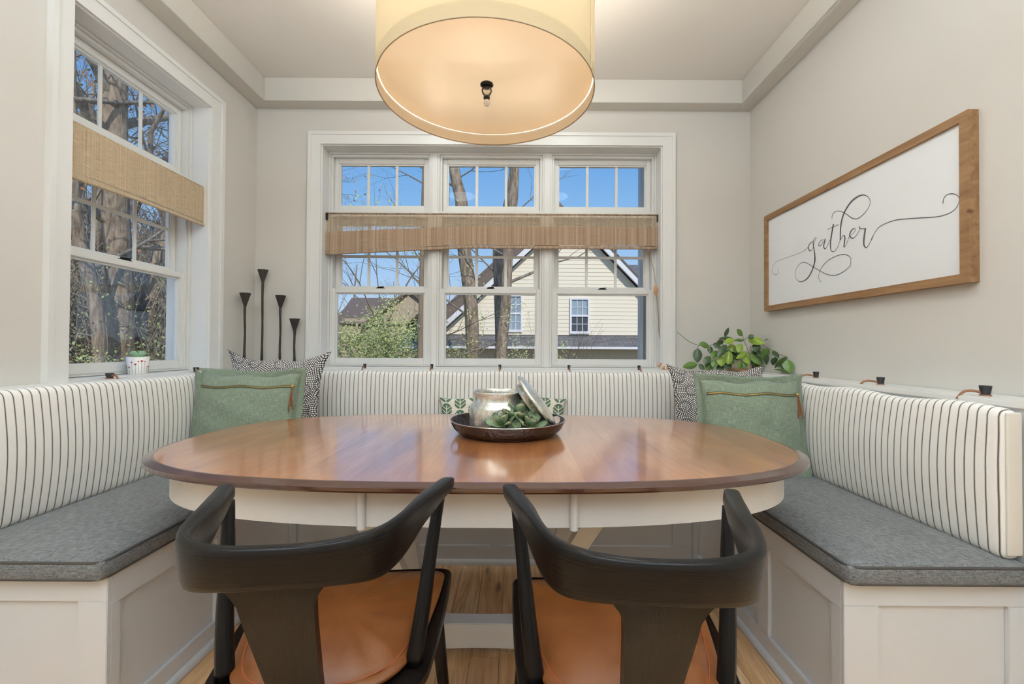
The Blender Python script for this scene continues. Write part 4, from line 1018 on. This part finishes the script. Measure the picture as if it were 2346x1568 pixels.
# ------------------------------------------------------------------ framed sign
fx = 1.453
sg_ = thing('framed_sign', 'wide pine-framed white sign reading gather on the right wall', 'wall art', (XR, 2.0, 1.57))
y0, y1, z0, z1 = 1.418, 2.598, 1.2937, 1.8541; fwd = .030
def member(poly):
    P = [(fx, y, z) for y, z in poly]; return MB().prism(P, (XR-fx, 0, 0)).build('frame_board', 'pine', sg_)
member([(y0, z0), (y1, z0), (y1-fwd, z0+fwd), (y0+fwd, z0+fwd)])
member([(y0, z1), (y1, z1), (y1-fwd, z1-fwd), (y0+fwd, z1-fwd)])
member([(y0, z0), (y0+fwd, z0+fwd), (y0+fwd, z1-fwd), (y0, z1)])
member([(y1, z0), (y1-fwd, z0+fwd), (y1-fwd, z1-fwd), (y1, z1)])
pn = bx(1.4635, XR, y0+fwd, y1-fwd, z0+fwd, z1-fwd).build('panel', 'sign_panel', sg_)
STROKES=[
 [(2.472,1.525,0.3),(2.469,1.508,0.3),(2.475,1.497,0.3),(2.499,1.495,0.3),(2.521,1.506,0.3),(2.531,1.526,0.3),(2.521,1.55,0.3),(2.496,1.566,0.3),(2.451,1.569,0.3),(2.37,1.571,0.3),(2.294,1.572,0.3),(2.248,1.578,0.3),(2.218,1.588,0.3)],
 [(2.218,1.588,0.5),(2.208,1.6,0.8),(2.191,1.607,0.5),(2.177,1.603,0.4)],
 [(2.215,1.592,0.8),(2.216,1.584,1),(2.211,1.573,1),(2.202,1.565,0.9),(2.192,1.568,0.5),(2.18,1.579,0.4),(2.175,1.595,0.4),(2.167,1.608,0.4),(2.157,1.618,0.5),(2.165,1.621,0.4),(2.174,1.616,0.6),(2.18,1.604,0.9),(2.178,1.586,1),(2.173,1.564,1.2),(2.168,1.537,1.4),(2.168,1.506,1.5)],
 [(2.167,1.526,1.5),(2.168,1.507,1.5),(2.177,1.484,1.5),(2.196,1.455,1.5),(2.221,1.433,1.4),(2.248,1.423,1),(2.279,1.422,0.7),(2.305,1.436,0.4),(2.322,1.459,0.4),(2.318,1.486,0.4),(2.299,1.508,0.4),(2.273,1.518,0.5),(2.25,1.517,0.6),(2.223,1.507,0.5),(2.18,1.481,0.6),(2.131,1.453,0.5),(2.089,1.431,0.5),(2.053,1.419,0.6),(2.014,1.415,0.6),(1.97,1.425,0.5),(1.94,1.441,0.4),(1.934,1.461,0.5),(1.936,1.476,0.6),(1.951,1.49,0.6),(1.978,1.5,0.6),(2.01,1.503,0.5),(2.063,1.496,0.5),(2.102,1.48,0.5),(2.124,1.461,0.5),(2.138,1.439,0.4),(2.14,1.421,0.4),(2.134,1.407,0.4),(2.121,1.397,0.4)],
 [(2.104,1.597,0.4),(2.119,1.599,0.4),(2.134,1.593,0.6),(2.14,1.582,0.7),(2.137,1.576,0.7),(2.128,1.574,0.6),(2.116,1.581,0.4),(2.105,1.592,0.4)],
 [(2.095,1.6,1.1),(2.098,1.589,1.3),(2.103,1.575,1.3),(2.104,1.563,1.2),(2.098,1.553,1),(2.089,1.554,0.5),(2.077,1.567,0.4),(2.062,1.587,0.4)],
 [(2.039,1.655,1.4),(2.043,1.641,1.5),(2.049,1.62,1.6),(2.055,1.595,1.6),(2.059,1.572,1.4),(2.058,1.547,1.2),(2.055,1.535,0.8),(2.044,1.527,0.6),(2.031,1.528,0.5),(2.015,1.539,0.4),(2.005,1.555,0.4),(2.001,1.568,0.4)],
 [(2.078,1.64,0.4),(2.05,1.641,0.5),(2.005,1.643,0.5)],
 [(2.049,1.682,0.4),(2.047,1.698,0.5),(2.033,1.708,0.5),(2.013,1.707,0.5),(1.993,1.699,0.5),(1.966,1.683,0.6),(1.947,1.666,0.6),(1.924,1.648,0.7),(1.899,1.638,0.7),(1.874,1.642,0.6),(1.846,1.656,0.5),(1.829,1.676,0.4),(1.827,1.694,0.4),(1.836,1.71,0.5),(1.853,1.724,0.6),(1.87,1.731,0.9),(1.895,1.732,1.4),(1.924,1.725,1.7),(1.95,1.709,1.6),(1.973,1.685,1.6),(1.987,1.657,1.6),(1.994,1.627,1.5),(1.996,1.599,1.3),(1.997,1.568,1.2)],
 [(1.997,1.568,0.4),(1.99,1.576,0.4),(1.981,1.584,0.5),(1.974,1.585,0.7),(1.969,1.577,1.2),(1.969,1.563,1.4),(1.972,1.549,1.4),(1.974,1.534,1.3),(1.966,1.536,0.4),(1.955,1.55,0.4),(1.946,1.568,0.4),(1.94,1.578,0.4)],
 [(1.931,1.578,0.4),(1.919,1.58,0.4),(1.909,1.588,0.4),(1.909,1.597,0.5),(1.917,1.6,0.7),(1.93,1.595,1),(1.938,1.584,1.3),(1.937,1.571,1.3),(1.927,1.561,0.9),(1.914,1.56,0.6),(1.9,1.569,0.4),(1.881,1.588,0.4)],
 [(1.885,1.601,1),(1.883,1.593,0.8),(1.876,1.589,0.6),(1.863,1.585,0.6),(1.85,1.583,0.7)],
 [(1.852,1.584,1.5),(1.855,1.569,1.6),(1.859,1.547,1.6),(1.861,1.529,1.5),(1.859,1.514,1.3),(1.85,1.502,0.8),(1.839,1.506,0.5),(1.826,1.52,0.4),(1.811,1.54,0.4)],
 [(1.822,1.53,0.4),(1.802,1.555,0.4),(1.782,1.57,0.5),(1.749,1.576,0.5),(1.705,1.576,0.6),(1.656,1.567,0.6),(1.596,1.553,0.6),(1.54,1.54,0.5),(1.506,1.537,0.5),(1.48,1.541,0.4),(1.464,1.554,0.4),(1.457,1.573,0.4),(1.464,1.589,0.4),(1.482,1.601,0.6),(1.5,1.603,0.5),(1.511,1.594,0.4),(1.514,1.578,0.5)],
]
mb = MB()
for st_ in STROKES:
    P = crom([(1.4628, y, z) for y, z, w_ in st_], 6); Wd = []
    for i in range(len(st_)-1):
        for k in range(6): Wd.append(st_[i][2]*(1-k/6)+st_[i+1][2]*k/6)
    Wd.append(st_[-1][2])
    base = len(mb.v)
    for i, p in enumerate(P):
        t_ = (P[min(i+1, len(P)-1)]-P[max(i-1, 0)]).normalized(); n_ = Vector((0, -t_.z, t_.y))
        hw = (.0009+.0034*max(0, Wd[i]-.3)/1.3)
        mb.v += [tuple(p+n_*hw), tuple(p-n_*hw)]
    for i in range(len(P)-1): mb.f.append((base+2*i, base+2*i+1, base+2*i+3, base+2*i+2))
mb.build('lettering', 'sign_ink', pn)

# ------------------------------------------------------------------ pendant lamp
LC = Vector((-.112, 1.537, 0)); zb = 1.955; RL = .372
lp = thing('pendant_lamp', 'cream drum pendant lamp with a round acrylic diffuser over the table', 'lamp', (LC.x, LC.y, zb))
mb = MB(); n = 96; H = .31
sh = MB().lathe([(RL, zb), (RL, zb+.045), (RL, zb+H)], (LC.x, LC.y, 0), n); sh.f = [f for f in sh.f if len(f) == 4]; sh.build('shade', 'shade', lp, smooth=True)
MB().tube([(LC.x+RL*math.cos(2*PI*j/n), LC.y+RL*math.sin(2*PI*j/n), zb) for j in range(n)], .0022, 6, closed=True).build('shade_hem', 'hem', lp, smooth=True)
MB().tube([(LC.x+RL*math.cos(2*PI*j/n), LC.y+RL*math.sin(2*PI*j/n), zb+H) for j in range(n)], .0022, 6, closed=True).build('shade_hem', 'hem', lp, smooth=True)
bx(LC.x+RL*math.cos(-.42)-.001, LC.x+RL*math.cos(-.42)+.003, LC.y+RL*math.sin(-.42)-.004, LC.y+RL*math.sin(-.42)+.004, zb+.002, zb+H-.002).build('shade_seam', 'shade', lp)
li = MB().lathe([(RL-.0015, zb+.001), (RL-.0015, zb+.046)], (LC.x, LC.y, 0), n); li.f = [f for f in li.f if len(f) == 4]; li.build('shade_lining', 'shade_lining', lp, smooth=True)
MB().lathe([(0, zb+.042), (RL-.0055, zb+.042), (RL-.0055, zb+.045), (0, zb+.045)], (LC.x, LC.y, 0), n).build('diffuser', 'diffuser', lp)
MB().lathe([(0, 0), (.0225, 0), (.0235, -.003), (.018, -.010), (.006, -.011), (0, -.011)], (LC.x, LC.y, zb+.042), 32).build('washer', 'black_metal', lp, smooth=True)
fi = MB().lathe([(.010, -.010), (.018, -.016), (.0185, -.026), (.014, -.036), (.007, -.043), (0, -.043)], (LC.x, LC.y, zb+.042), 24).build('finial', 'clear_glass', lp, smooth=True)
MB().lathe([(.008, -.041), (.0115, -.045), (.011, -.051), (.008, -.056)], (LC.x, LC.y, zb+.042), 20).build('collar', 'black_metal', fi, smooth=True)
MB().lathe([(0, -.056), (.008, -.056), (.011, -.066), (.008, -.075), (0, -.078)], (LC.x, LC.y, zb+.042), 20).build('tip', 'cup_glaze', fi, smooth=True)
MB().tube([(LC.x, LC.y, zb+.03), (LC.x, LC.y, ZC-.02)], .006, 10).build('stem', 'black_metal', lp, smooth=True)
MB().lathe([(0, -.028), (.055, -.028), (.062, -.02), (.062, 0)], (LC.x, LC.y, ZC), 32).build('canopy', 'black_metal', lp, smooth=True)
for k in range(3):
    a = 2*PI*k/3+.5; c_ = Vector((LC.x+RL*.5*math.cos(a), LC.y+RL*.5*math.sin(a), zb+.17))
    MB().tube([(LC.x, LC.y, zb+.26), (c_.x, c_.y, zb+.26), (c_.x, c_.y, zb+.22)], .005, 8).build('socket_arm', 'black_metal', lp)
    light('lamp_bulb_light', 'POINT', c_, (0, 0, 0), 17.5, (1, .90, .77), shadow_soft_size=.04)
for k in range(3):
    a = 2*PI*k/3; MB().tube([(LC.x, LC.y, zb+H-.02), (LC.x+RL*math.cos(a), LC.y+RL*math.sin(a), zb+H-.004)], .002, 6).build('spider', 'black_metal', lp)
# ------------------------------------------------------------------ outdoors
GZ = -.7
gr = MB().grid(lambda u, v: (-60+120*u, 3.05+70*v, GZ+(.25*math.sin(u*23)*math.sin(v*17))*min(1, v*4)), 30, 20)
tag(gr.build('ground', 'ground', None, smooth=True), kind='structure')
random.seed(21)
hl = MB().grid(lambda u, v: (-52+100*u, 40+4*math.sin(u*9)-24*max(0, .35-u)*2.2+(.6*v), GZ+(1.9+3.0*max(0, min(1, (.44-u)*8))+.35*math.sin(u*37)+.25*math.sin(u*91)+.2*math.sin(u*211)+.15*math.sin(u*523))*v*1.15), 300, 8)
tag(hl.build('far_hill', 'far_wood', None, smooth=True), 'distant wooded rise behind the houses', kind='structure')

def grow(mb, mbl, p, d, L, r, depth, rnd, spread=.6, leafp=.0, leafs=.05, sides=5, droop=0.0, taper=.62):
    n = max(2, int(L/.35)); n = min(n, 5); pts = [p]; q = p.copy(); dd = d.copy()
    for i in range(n):
        dd = (dd+Vector((rnd.uniform(-1, 1), rnd.uniform(-1, 1), rnd.uniform(-.6, .8)-droop))*.16).normalized(); q = q+dd*(L/n); pts.append(q.copy())
    mb.tube(pts, [r*(1-(1-taper)*i/n) for i in range(n+1)], sides if r > .02 else 3, caps=False)
    if depth <= 0:
        if mbl is not None:
            for _ in range(int(leafp)):
                c = pts[rnd.randrange(1, n+1)]+Vector([rnd.uniform(-1, 1)*.12 for _ in range(3)]); a = Vector([rnd.uniform(-1, 1) for _ in range(3)]).normalized(); b = a.orthogonal().normalized(); s_ = leafs*rnd.uniform(.5, 1.2)
                mbl.quadv([c-a*s_, c+b*s_*.5, c+a*s_, c-b*s_*.5])
        return
    kids = rnd.choice((2, 3, 3)) if depth > 1 else 3
    for k in range(kids):
        i = n if k == 0 else rnd.randrange(max(1, n//2), n+1)
        ax_ = Vector([rnd.uniform(-1, 1) for _ in range(3)]); ax_ = (ax_-ax_.dot(dd)*dd).normalized()
        s_ = spread*(.5 if k == 0 else rnd.uniform(.8, 1.3)); nd = (dd*math.cos(s_)+ax_*math.sin(s_)).normalized()
        grow(mb, mbl, pts[i], nd, L*rnd.uniform(.6, .85), r*taper*(.95 if k == 0 else .7), depth-1, rnd, spread, leafp, leafs, sides, droop, taper)

def tree(name, label, base, trunk_pts, radii, branches, seed, mat='bark', leafm_=None, leafp=0, leafs=.05, group='bare trees outside', depth=4, spread=.6):
    rnd = random.Random(seed); t = thing(name, label, 'tree', base, group=group)
    MB().tube(crom(trunk_pts, 5), [radii[min(int(i/5), len(radii)-1)]*(1-(i % 5)/5)+radii[min(int(i/5)+1, len(radii)-1)]*((i % 5)/5) for i in range((len(trunk_pts)-1)*5+1)], 12, caps=True).build('trunk', mat, t, smooth=True)
    mb = MB(); mbl = MB()
    for (p, d, L, r, dp) in branches: grow(mb, mbl if leafm_ else None, Vector(p), Vector(d).normalized(), L, r, dp, rnd, spread, leafp, leafs)
    if mb.f: mb.build('branches', mat if mat != 'bark' else 'bark_grey', t, smooth=True)
    if mbl.f: o = mbl.build('foliage', leafm_, t); o['kind'] = 'stuff'
    return t
BT = 'large bare trees close to the windows'
tree('bare_tree', 'thick grey trunk seen through the middle of the left window', (-6.5, 7.1, GZ), [(-6.55, 7.25, GZ), (-6.5, 7.22, 1.5), (-6.5, 7.12, 3.2), (-6.5, 7.05, 5.1), (-6.45, 7.1, 8)], [.22, .185, .175, .17, .14],
     [((-6.5, 7.1, 3.0), (-.3, -.8, .45), 1.6, .09, 4), ((-6.5, 7.1, 3.6), (.1, .9, .5), 1.7, .09, 4), ((-6.5, 7.1, 4.3), (-.2, -.9, .8), 1.7, .10, 4), ((-6.5, 7.1, 4.6), (.2, .9, .7), 1.8, .08, 4), ((-6.5, 7.0, 2.7), (.2, .9, .15), 1.4, .05, 4), ((-6.5, 7.1, 2.3), (.1, -.9, .3), 1.5, .05, 4), ((-6.5, 7.0, 5.0), (0, -.7, .9), 2, .08, 4)], 1, leafm_='dead_leaf', leafp=2, leafs=.038, group=BT, spread=.65)
tree('bare_tree', 'leaning grey trunk seen at the far side of the left window', (-6.6, 7.9, GZ), [(-6.6, 7.78, GZ), (-6.6, 7.82, 1.2), (-6.6, 8.0, 2.4), (-6.5, 8.3, 3.6), (-6.5, 8.2, 6)], [.14, .125, .115, .10, .07],
     [((-6.6, 8.0, 2.5), (.2, .8, .4), 1.5, .05, 4), ((-6.55, 8.2, 3.3), (-.1, -.6, .9), 1.6, .06, 4), ((-6.5, 8.3, 3.8), (.1, .9, .6), 1.6, .06, 4), ((-6.6, 7.95, 2.0), (0, .9, .2), 1.2, .04, 4)], 2, leafm_='dead_leaf', leafp=2, leafs=.038, group=BT, spread=.65)
tree('bare_tree', 'slanting grey trunk seen at the near side of the left window', (-6.3, 5.9, GZ), [(-6.3, 6.75, GZ), (-6.3, 6.6, 1.6), (-6.4, 6.35, 3), (-6.5, 6.30, 5.4), (-6.5, 6.2, 7)], [.09, .085, .08, .09, .07],
     [((-6.4, 6.35, 3), (.2, -.8, .5), 1.5, .05, 4), ((-6.4, 6.3, 3.8), (0, .8, .6), 1.4, .05, 4), ((-6.4, 6.3, 4.6), (0, .9, .5), 1.5, .04, 4), ((-6.3, 6.5, 2.2), (0, .9, .6), 1.2, .04, 4)], 3, leafm_='dead_leaf', leafp=2, leafs=.038, group=BT, spread=.65)
tree('bare_tree', 'left of the two tall trunks in front of the cream house', (-.8, 8, GZ), [(-.76, 8, GZ), (-.80, 8, .9), (-.86, 8, 2.0), (-.98, 8, 2.9), (-1.03, 8, 3.7), (-1.17, 8, 4.4), (-1.2, 8, 6)], [.135, .122, .125, .122, .115, .092, .08],
     [((-1.17, 8, 4.1), (.9, .1, .5), .7, .018, 3), ((-1.16, 8, 4.0), (-.9, 0, .35), .7, .025, 3), ((-.84, 8, 1.6), (-.8, 0, .55), 1.0, .022, 3), ((-1.2, 8, 5), (.5, .3, .8), 1.5, .04, 3)], 4, group=BT)
tree('bare_tree', 'right of the two tall trunks in front of the cream house', (-.25, 7, GZ), [(-.28, 7, GZ), (-.26, 7, .9), (-.19, 7, 1.75), (-.17, 7, 2.4), (-.13, 7, 3.0), (-.07, 7, 3.5), (-.05, 7, 4.4), (-.05, 7, 6)], [.105, .098, .084, .088, .078, .072, .07, .06],
     [((-.14, 7, 2.1), (.9, .1, .35), .8, .028, 3), ((-.16, 7, 2.5), (-.8, 0, .5), .7, .02, 3), ((-.2, 7, 1.2), (-.7, 0, -.3), .6, .02, 3), ((-.05, 7, 4.8), (.7, 0, .8), 1.2, .03, 3), ((.0, 7, 3.25), (.9, 0, .7), .5, .012, 2)], 5, group=BT)
tree('bare_tree', 'pale forked trunk joining the right trunk in front of the cream house', (-.32, 7.6, GZ), [(-.30, 7.6, GZ), (-.31, 7.6, 1.2), (-.33, 7.6, 2.2), (-.33, 7.6, 2.9), (-.10, 7.6, 4.0), (0, 7.6, 6)], [.07, .07, .085, .085, .07, .05], [((-.33, 7.6, 2.3), (-.8, 0, .7), .7, .02, 3)], 6, group=BT)
tree('bare_tree', 'thin dark trunk at the right edge of the left window unit', (-1.31, 6, GZ), [(-1.33, 6, GZ), (-1.315, 6, 1), (-1.30, 6, 2.4), (-1.28, 6, 4)], [.045, .04, .034, .02],
     [((-1.31, 6, 1.9), (-.75, 0, .9), .5, .014, 3), ((-1.30, 6, 2.2), (-.5, 0, .9), .5, .012, 3), ((-1.29, 6, 3.3), (-.8, 0, .4), .5, .012, 3)], 7, mat='twig', group=BT)
tree('sapling', 'bare forked sapling rising above the hedge in the left window unit', (-2.1, 7, GZ), [(-2.0, 7, GZ), (-2.05, 7, .6), (-2.1, 7, 1.4)], [.035, .03, .025],
     [((-2.1, 7, 1.2), (-.35, 0, .9), 1.0, .02, 3), ((-2.1, 7, 1.3), (.3, 0, .9), 1.0, .02, 3), ((-2.1, 7, 1.3), (0, 0, 1), .9, .014, 3), ((-2.1, 7, .8), (.8, 0, .5), .9, .018, 3), ((-2.1, 7, .8), (-.8, 0, .5), .9, .018, 3)], 8, mat='twig', leafm_='bud_green', leafp=5, leafs=.03, group='saplings outside', spread=.45)
def shrub(label, c, size, n, nl, mats, seed, leafs=.028, trunkr=.018):
    rnd = random.Random(seed); t = thing('budding_shrub', label, 'shrub', (c[0], c[1], GZ), group='budding spring shrubs')
    mb = MB()
    for k in range(n):
        a = rnd.uniform(0, 2*PI); p = Vector((c[0]+size[0]*.35*math.cos(a), c[1]+size[1]*.35*math.sin(a), GZ))
        grow(mb, None, p, Vector((.45*math.cos(a), .3*math.sin(a), 1)).normalized(), (c[2]+size[2]-GZ)*.42, trunkr, 3, rnd, .45)
    mb.build('branches', 'twig', t, smooth=True)
    for q, mt in enumerate(mats):
        ml = MB(); nb = 22; blobs = [(rnd.gauss(0, .42), rnd.gauss(0, .4), rnd.gauss(0, .40), rnd.uniform(.10, .28)) for _ in range(nb)]
        for _ in range(nl//len(mats)):
            b = rnd.choice(blobs); v = Vector([rnd.gauss(0, b[3]) for _ in range(3)])
            p = Vector((c[0]+size[0]*(b[0]+v.x), c[1]+size[1]*(b[1]+v.y), c[2]+size[2]*(b[2]+v.z)))
            if p.z > c[2]+size[2]*1.05: continue
            u = Vector([rnd.uniform(-1, 1) for _ in range(3)]).normalized(); w_ = u.orthogonal().normalized(); s_ = leafs*rnd.uniform(.5, 1.3)
            ml.quadv([p-u*s_, p+w_*s_*.55, p+u*s_, p-w_*s_*.55])
        o = ml.build('foliage', mt, t); o['kind'] = 'stuff'
    return t
shrub('leafy green shrub filling the lower pane left of the thin dark trunk', (-2.0, 6.4, 1.05), (.8, .5, .72), 10, 11000, ('bud_green', 'bud_green_dark'), 1, .017)
shrub('budding shrub in the lower pane beside the left trunk', (-1.05, 7.4, .75), (.55, .4, .45), 6, 2200, ('bud_green', 'bud_green_dark'), 2, .015)
shrub('wispy shrub before the pale window of the cream house', (.15, 6.5, .85), (.45, .35, .55), 6, 1100, ('bud_green',), 3, .013, .012)
shrub('wispy shrub at the left edge of the right window unit', (.70, 6.8, .75), (.25, .25, .45), 4, 500, ('bud_green',), 4, .018, .010)
shrub('green thicket below the near side of the left window', (-5.6, 5.7, .25), (.9, .9, .75), 9, 9000, ('bud_green', 'bud_green_dark'), 5, .017)
shrub('green thicket below the far side of the left window', (-6.2, 7.6, .25), (.9, 1.1, .8), 9, 9000, ('bud_green', 'bud_green_dark'), 6, .017)
# woods: bare thin trees, each its own object, and the brush between them
protos = []
for k in range(4):
    rnd = random.Random(50+k); x0, y0 = 0, 0
    t = thing('woodland_tree', 'x', 'tree', (0, 0, GZ), group='thin bare woodland trees')
    pts = [Vector((0, 0, GZ))]
    for i in range(5): pts.append(pts[-1]+Vector((rnd.uniform(-.15, .15), rnd.uniform(-.15, .15), 1.5)))
    MB().tube(pts, [.11, .095, .085, .07, .055, .03], 8).build('trunk', 'bark_grey', t, smooth=True)
    mb = MB(); ml = MB()
    for i in range(9):
        q = pts[rnd.randrange(1, 5)]; q = q.lerp(pts[rnd.randrange(2, 6)], rnd.random())
        a = rnd.uniform(0, 2*PI); grow(mb, ml, q, Vector((math.cos(a), math.sin(a), rnd.uniform(.3, 1.2))).normalized(), rnd.uniform(.9, 1.4), .026, 3, rnd, .6, 1, .045)
    mb.build('branches', 'twig', t, smooth=True); o = ml.build('foliage', 'dead_leaf', t); o['kind'] = 'stuff'
    protos.append(t)
rnd = random.Random(77); spots = []
while len(spots) < 44:
    a = rnd.uniform(.60, 1.02); d = rnd.uniform(12, 26)
    x, y = -d*math.sin(a), d*math.cos(a)
    if any((x-q[0])**2+(y-q[1])**2 < 1.6 for q in spots): continue
    if -10.5 < x < -3.2 and 20 < y < 30: continue
    spots.append((x, y))
for x, y in ((-11.5, 31), (-9.6, 34), (-4.0, 36), (-2.9, 33)): spots.append((x, y))
for i, (x, y) in enumerate(spots):
    t = protos[i] if i < 4 else copy_tree(protos[i % 4])
    t.location = (x, y, GZ); t.rotation_euler = (0, 0, rnd.uniform(0, 6.28)); s_ = rnd.uniform(.8, 1.25); t.scale = (s_, s_, s_)
    t['label'] = 'thin bare woodland tree in the woods behind the large near trunks' if x/y < -.6 else 'thin bare tree on the horizon beyond the shrub left of the cream house'
    t['group'] = 'thin bare woodland trees in the left woods' if x/y < -.6 else 'thin bare trees left of the cream house'
mb = MB(); rnd = random.Random(99)
for k in range(15000):
    a = rnd.uniform(.58, .92); d = rnd.uniform(9.8, 22); x, y = -d*math.sin(a), d*math.cos(a); z = GZ+rnd.random()**1.1*(4.6 if d > 14 else 2.6)
    v = Vector((rnd.uniform(-.5, .5), rnd.uniform(-.5, .5), rnd.uniform(.1, 1))).normalized(); L = rnd.uniform(.5, 1.6); p = Vector((x, y, z))
    mb.tube([p, p+v*L*.5+Vector((rnd.uniform(-.06, .06), 0, 0)), p+v*L], [.011, .008, .004], 3, caps=False)
tag(mb.build('underbrush', 'brush_twig', None), 'tangled grey-brown underbrush filling the woods', kind='stuff')
ml = MB()
for k in range(42000):
    a = rnd.uniform(.58, .92); d = rnd.uniform(8.5, 20); x, y = -d*math.sin(a), d*math.cos(a); z = GZ+abs(rnd.gauss(0, 1.1))
    u = Vector([rnd.uniform(-1, 1) for _ in range(3)]).normalized(); w_ = u.orthogonal().normalized(); s_ = .026*rnd.uniform(.5, 1.3); p = Vector((x, y, z))
    ml.quadv([p-u*s_, p+w_*s_*.6, p+u*s_, p-w_*s_*.6])
tag(ml.build('undergrowth_leaves', 'bud_green_dark', None), 'spring green leaves of the woodland undergrowth', kind='stuff')

# cream house
hy = 14.0
ch = thing('cream_house', 'cream sided house with a steep grey gable and a shingled skirt roof', 'house', (1.6, hy, GZ))
apx, apz = 1.616, 5.24; lx = lambda z: apx-(apz-z)*1.078; rx = lambda z: apx+(apz-z)*.965
MB().prism([(lx(1.2), hy+.12, 1.2), (rx(1.2), hy+.12, 1.2), (apx, hy+.12, apz)], (0, 6, 0)).build('wall', 'cream_siding', ch)
bx(-3.2, 7.5, hy+.1, hy+6, GZ, 1.4).build('wall', 'cream_siding', ch)
mb = MB(); z = 1.47; lap = .125
while z < apz-.15:
    za, zb_ = z, min(z+lap, apz-.02)
    mb.quadv([(lx(za), hy, za), (rx(za), hy, za), (rx(zb_), hy+.012, zb_), (lx(zb_), hy+.012, zb_)])
    mb.quadv([(lx(za), hy, za), (lx(za), hy+.05, za), (rx(za), hy+.05, za), (rx(za), hy, za)]); z += lap
o = mb.build('siding', 'cream_siding', ch); o['kind'] = 'stuff'
mb = MB(); z = .2
while z < 1.04:
    mb.quadv([(-3.0, hy, z), (7.2, hy, z), (7.2, hy+.012, z+lap), (-3.0, hy+.012, z+lap)]); mb.quadv([(-3.0, hy, z), (-3.0, hy+.05, z), (7.2, hy+.05, z), (7.2, hy, z)]); z += lap
o = mb.build('siding', 'cream_siding', ch); o['kind'] = 'stuff'
def rake(f, sgn):
    a0 = Vector((f(1.0), 0, 1.0)); a1 = Vector((apx, 0, apz)); d = (a1-a0).normalized(); n_ = Vector((-sgn*abs(d.z), 0, abs(d.x)))*1.0
    P = lambda q0, q1: [(a0+n_*q0), (a1+n_*q0), (a1+n_*q1), (a0+n_*q1)]
    MB().prism([(p.x, hy-.30, p.z) for p in P(0, .16)], (0, .10, 0)).build('rake_board', 'house_trim', ch)
    MB().prism([(p.x, hy-.34, p.z) for p in P(.16, .50 if sgn > 0 else .20)], (0, 7, 0)).build('roof', 'roof_brown', ch)
rake(lx, 1); rake(rx, -1)
MB().prism([(-3.6, hy-.75, 1.09), (-3.6, hy+.1, 1.49), (-3.6, hy+.1, 1.09)], (11.2, 0, 0)).build('skirt_roof', 'shingle', ch)
bx(-3.6, 7.6, hy-.80, hy-.74, 1.03, 1.10).build('fascia', 'house_trim', ch)
def hwin(x0, x1, z0, z1, pm):
    f = frame_boxes('window', ch, 'house_trim', 'x', x0, x1, z0, z1, hy-.06, hy+.06, .06, .06, .06, .08, None)
    zm = (z0+z1)/2; bx(x0+.06, x1-.06, hy-.05, hy+.05, zm-.03, zm+.03).build('meeting_rail', 'house_trim', f)
    bx(x0+.06, x1-.06, hy-.01, hy+.0, z0+.08, zm-.03).build('pane', pm[0], f); bx(x0+.06, x1-.06, hy-.01, hy+.0, zm+.03, z1-.06).build('pane', pm[1], f)
    for k in (1, 2):
        xx = x0+.06+(x1-x0-.12)*k/3; bx(xx-.01, xx+.01, hy-.03, hy-.01, z0+.08, z1-.06).build('muntin', 'house_trim', f)
    for zz in ((z0+.08+zm-.03)/2, (zm+.03+z1-.06)/2): bx(x0+.06, x1-.06, hy-.03, hy-.01, zz-.01, zz+.01).build('muntin', 'house_trim', f)
hwin(1.66, 2.285, 1.51, 2.65, ('dark_pane', 'pale_pane')); hwin(-.42, .16, 1.55, 2.74, ('pale_pane', 'pale_pane'))
gw = thing('grey_roofed_wing', 'grey shingled roof showing behind the right slope of the cream house', 'house', (6, 17, GZ))
bx(3.2, 11, 18, 22, GZ, 2.5).build('wall', 'cream_siding', gw)
MB().prism([(3.2, 16.2, 2.4), (3.2, 19.5, 4.75), (3.2, 22, 2.4)], (8, 0, 0)).build('roof', 'shingle', gw)
# tan house far left
th = thing('tan_house', 'tan house with two brown gables beyond the green shrub', 'house', (-6.5, 24, GZ)); ty = 24
bx(-9.6, -3.9, ty+.2, ty+5, GZ, 2.6).build('wall', 'tan_siding', th)
MB().prism([(-10, ty, 2.3), (-10, ty+2.6, 4.0), (-10, ty+5.2, 2.3)], (3.6, 0, 0)).build('roof', 'roof_brown', th)
MB().prism([(-8.1, ty, 2.3), (-3.6, ty, 2.3), (-5.85, ty, 4.05)], (0, 5, 0)).build('gable_wall', 'tan_siding', th)
for sgn in (-1, 1):
    MB().prism([(-5.85, ty-.25, 4.22), (-5.85, ty-.25, 4.02), (-5.85+sgn*2.6, ty-.25, 2.02), (-5.85+sgn*2.6, ty-.25, 2.22)], (0, 5.2, 0)).build('roof', 'roof_brown', th)
for sgn in (-1, 1):
    MB().prism([(-4.75, ty-.8, 3.35), (-4.75, ty-.8, 3.22), (-4.75+sgn*1.3, ty-.8, 2.1), (-4.75+sgn*1.3, ty-.8, 2.23)], (0, .8, 0)).build('porch_rake', 'house_trim' if 0 else 'tan_siding', th)
f = frame_boxes('window', th, 'house_trim', 'x', -5.95, -5.35, 1.55, 2.45, ty-.05, ty+.05, .07, .07, .07, .07, None); bx(-5.88, -5.42, ty-.0, ty+.01, 1.6, 2.4).build('pane', 'dark_pane', f)
# own downspout just outside the right unit
dsn = thing('downspout', 'grey square downspout just outside the right window unit', 'downspout', (.97, 3.4, GZ))
bx(.938, .962, 3.36, 3.44, GZ, 2.62).build('pipe', 'downspout_metal', dsn, bevel=.004)
bx(.962, .998, 3.37, 3.45, GZ, 2.62).build('backing_board', 'downspout_dark', dsn, bevel=.003)
for k in range(12): bx(.998, 1.012, 3.38, 3.44, GZ+.2+k*.27, GZ+.2+k*.27+.25).build('siding_end', 'downspout_dark', dsn)
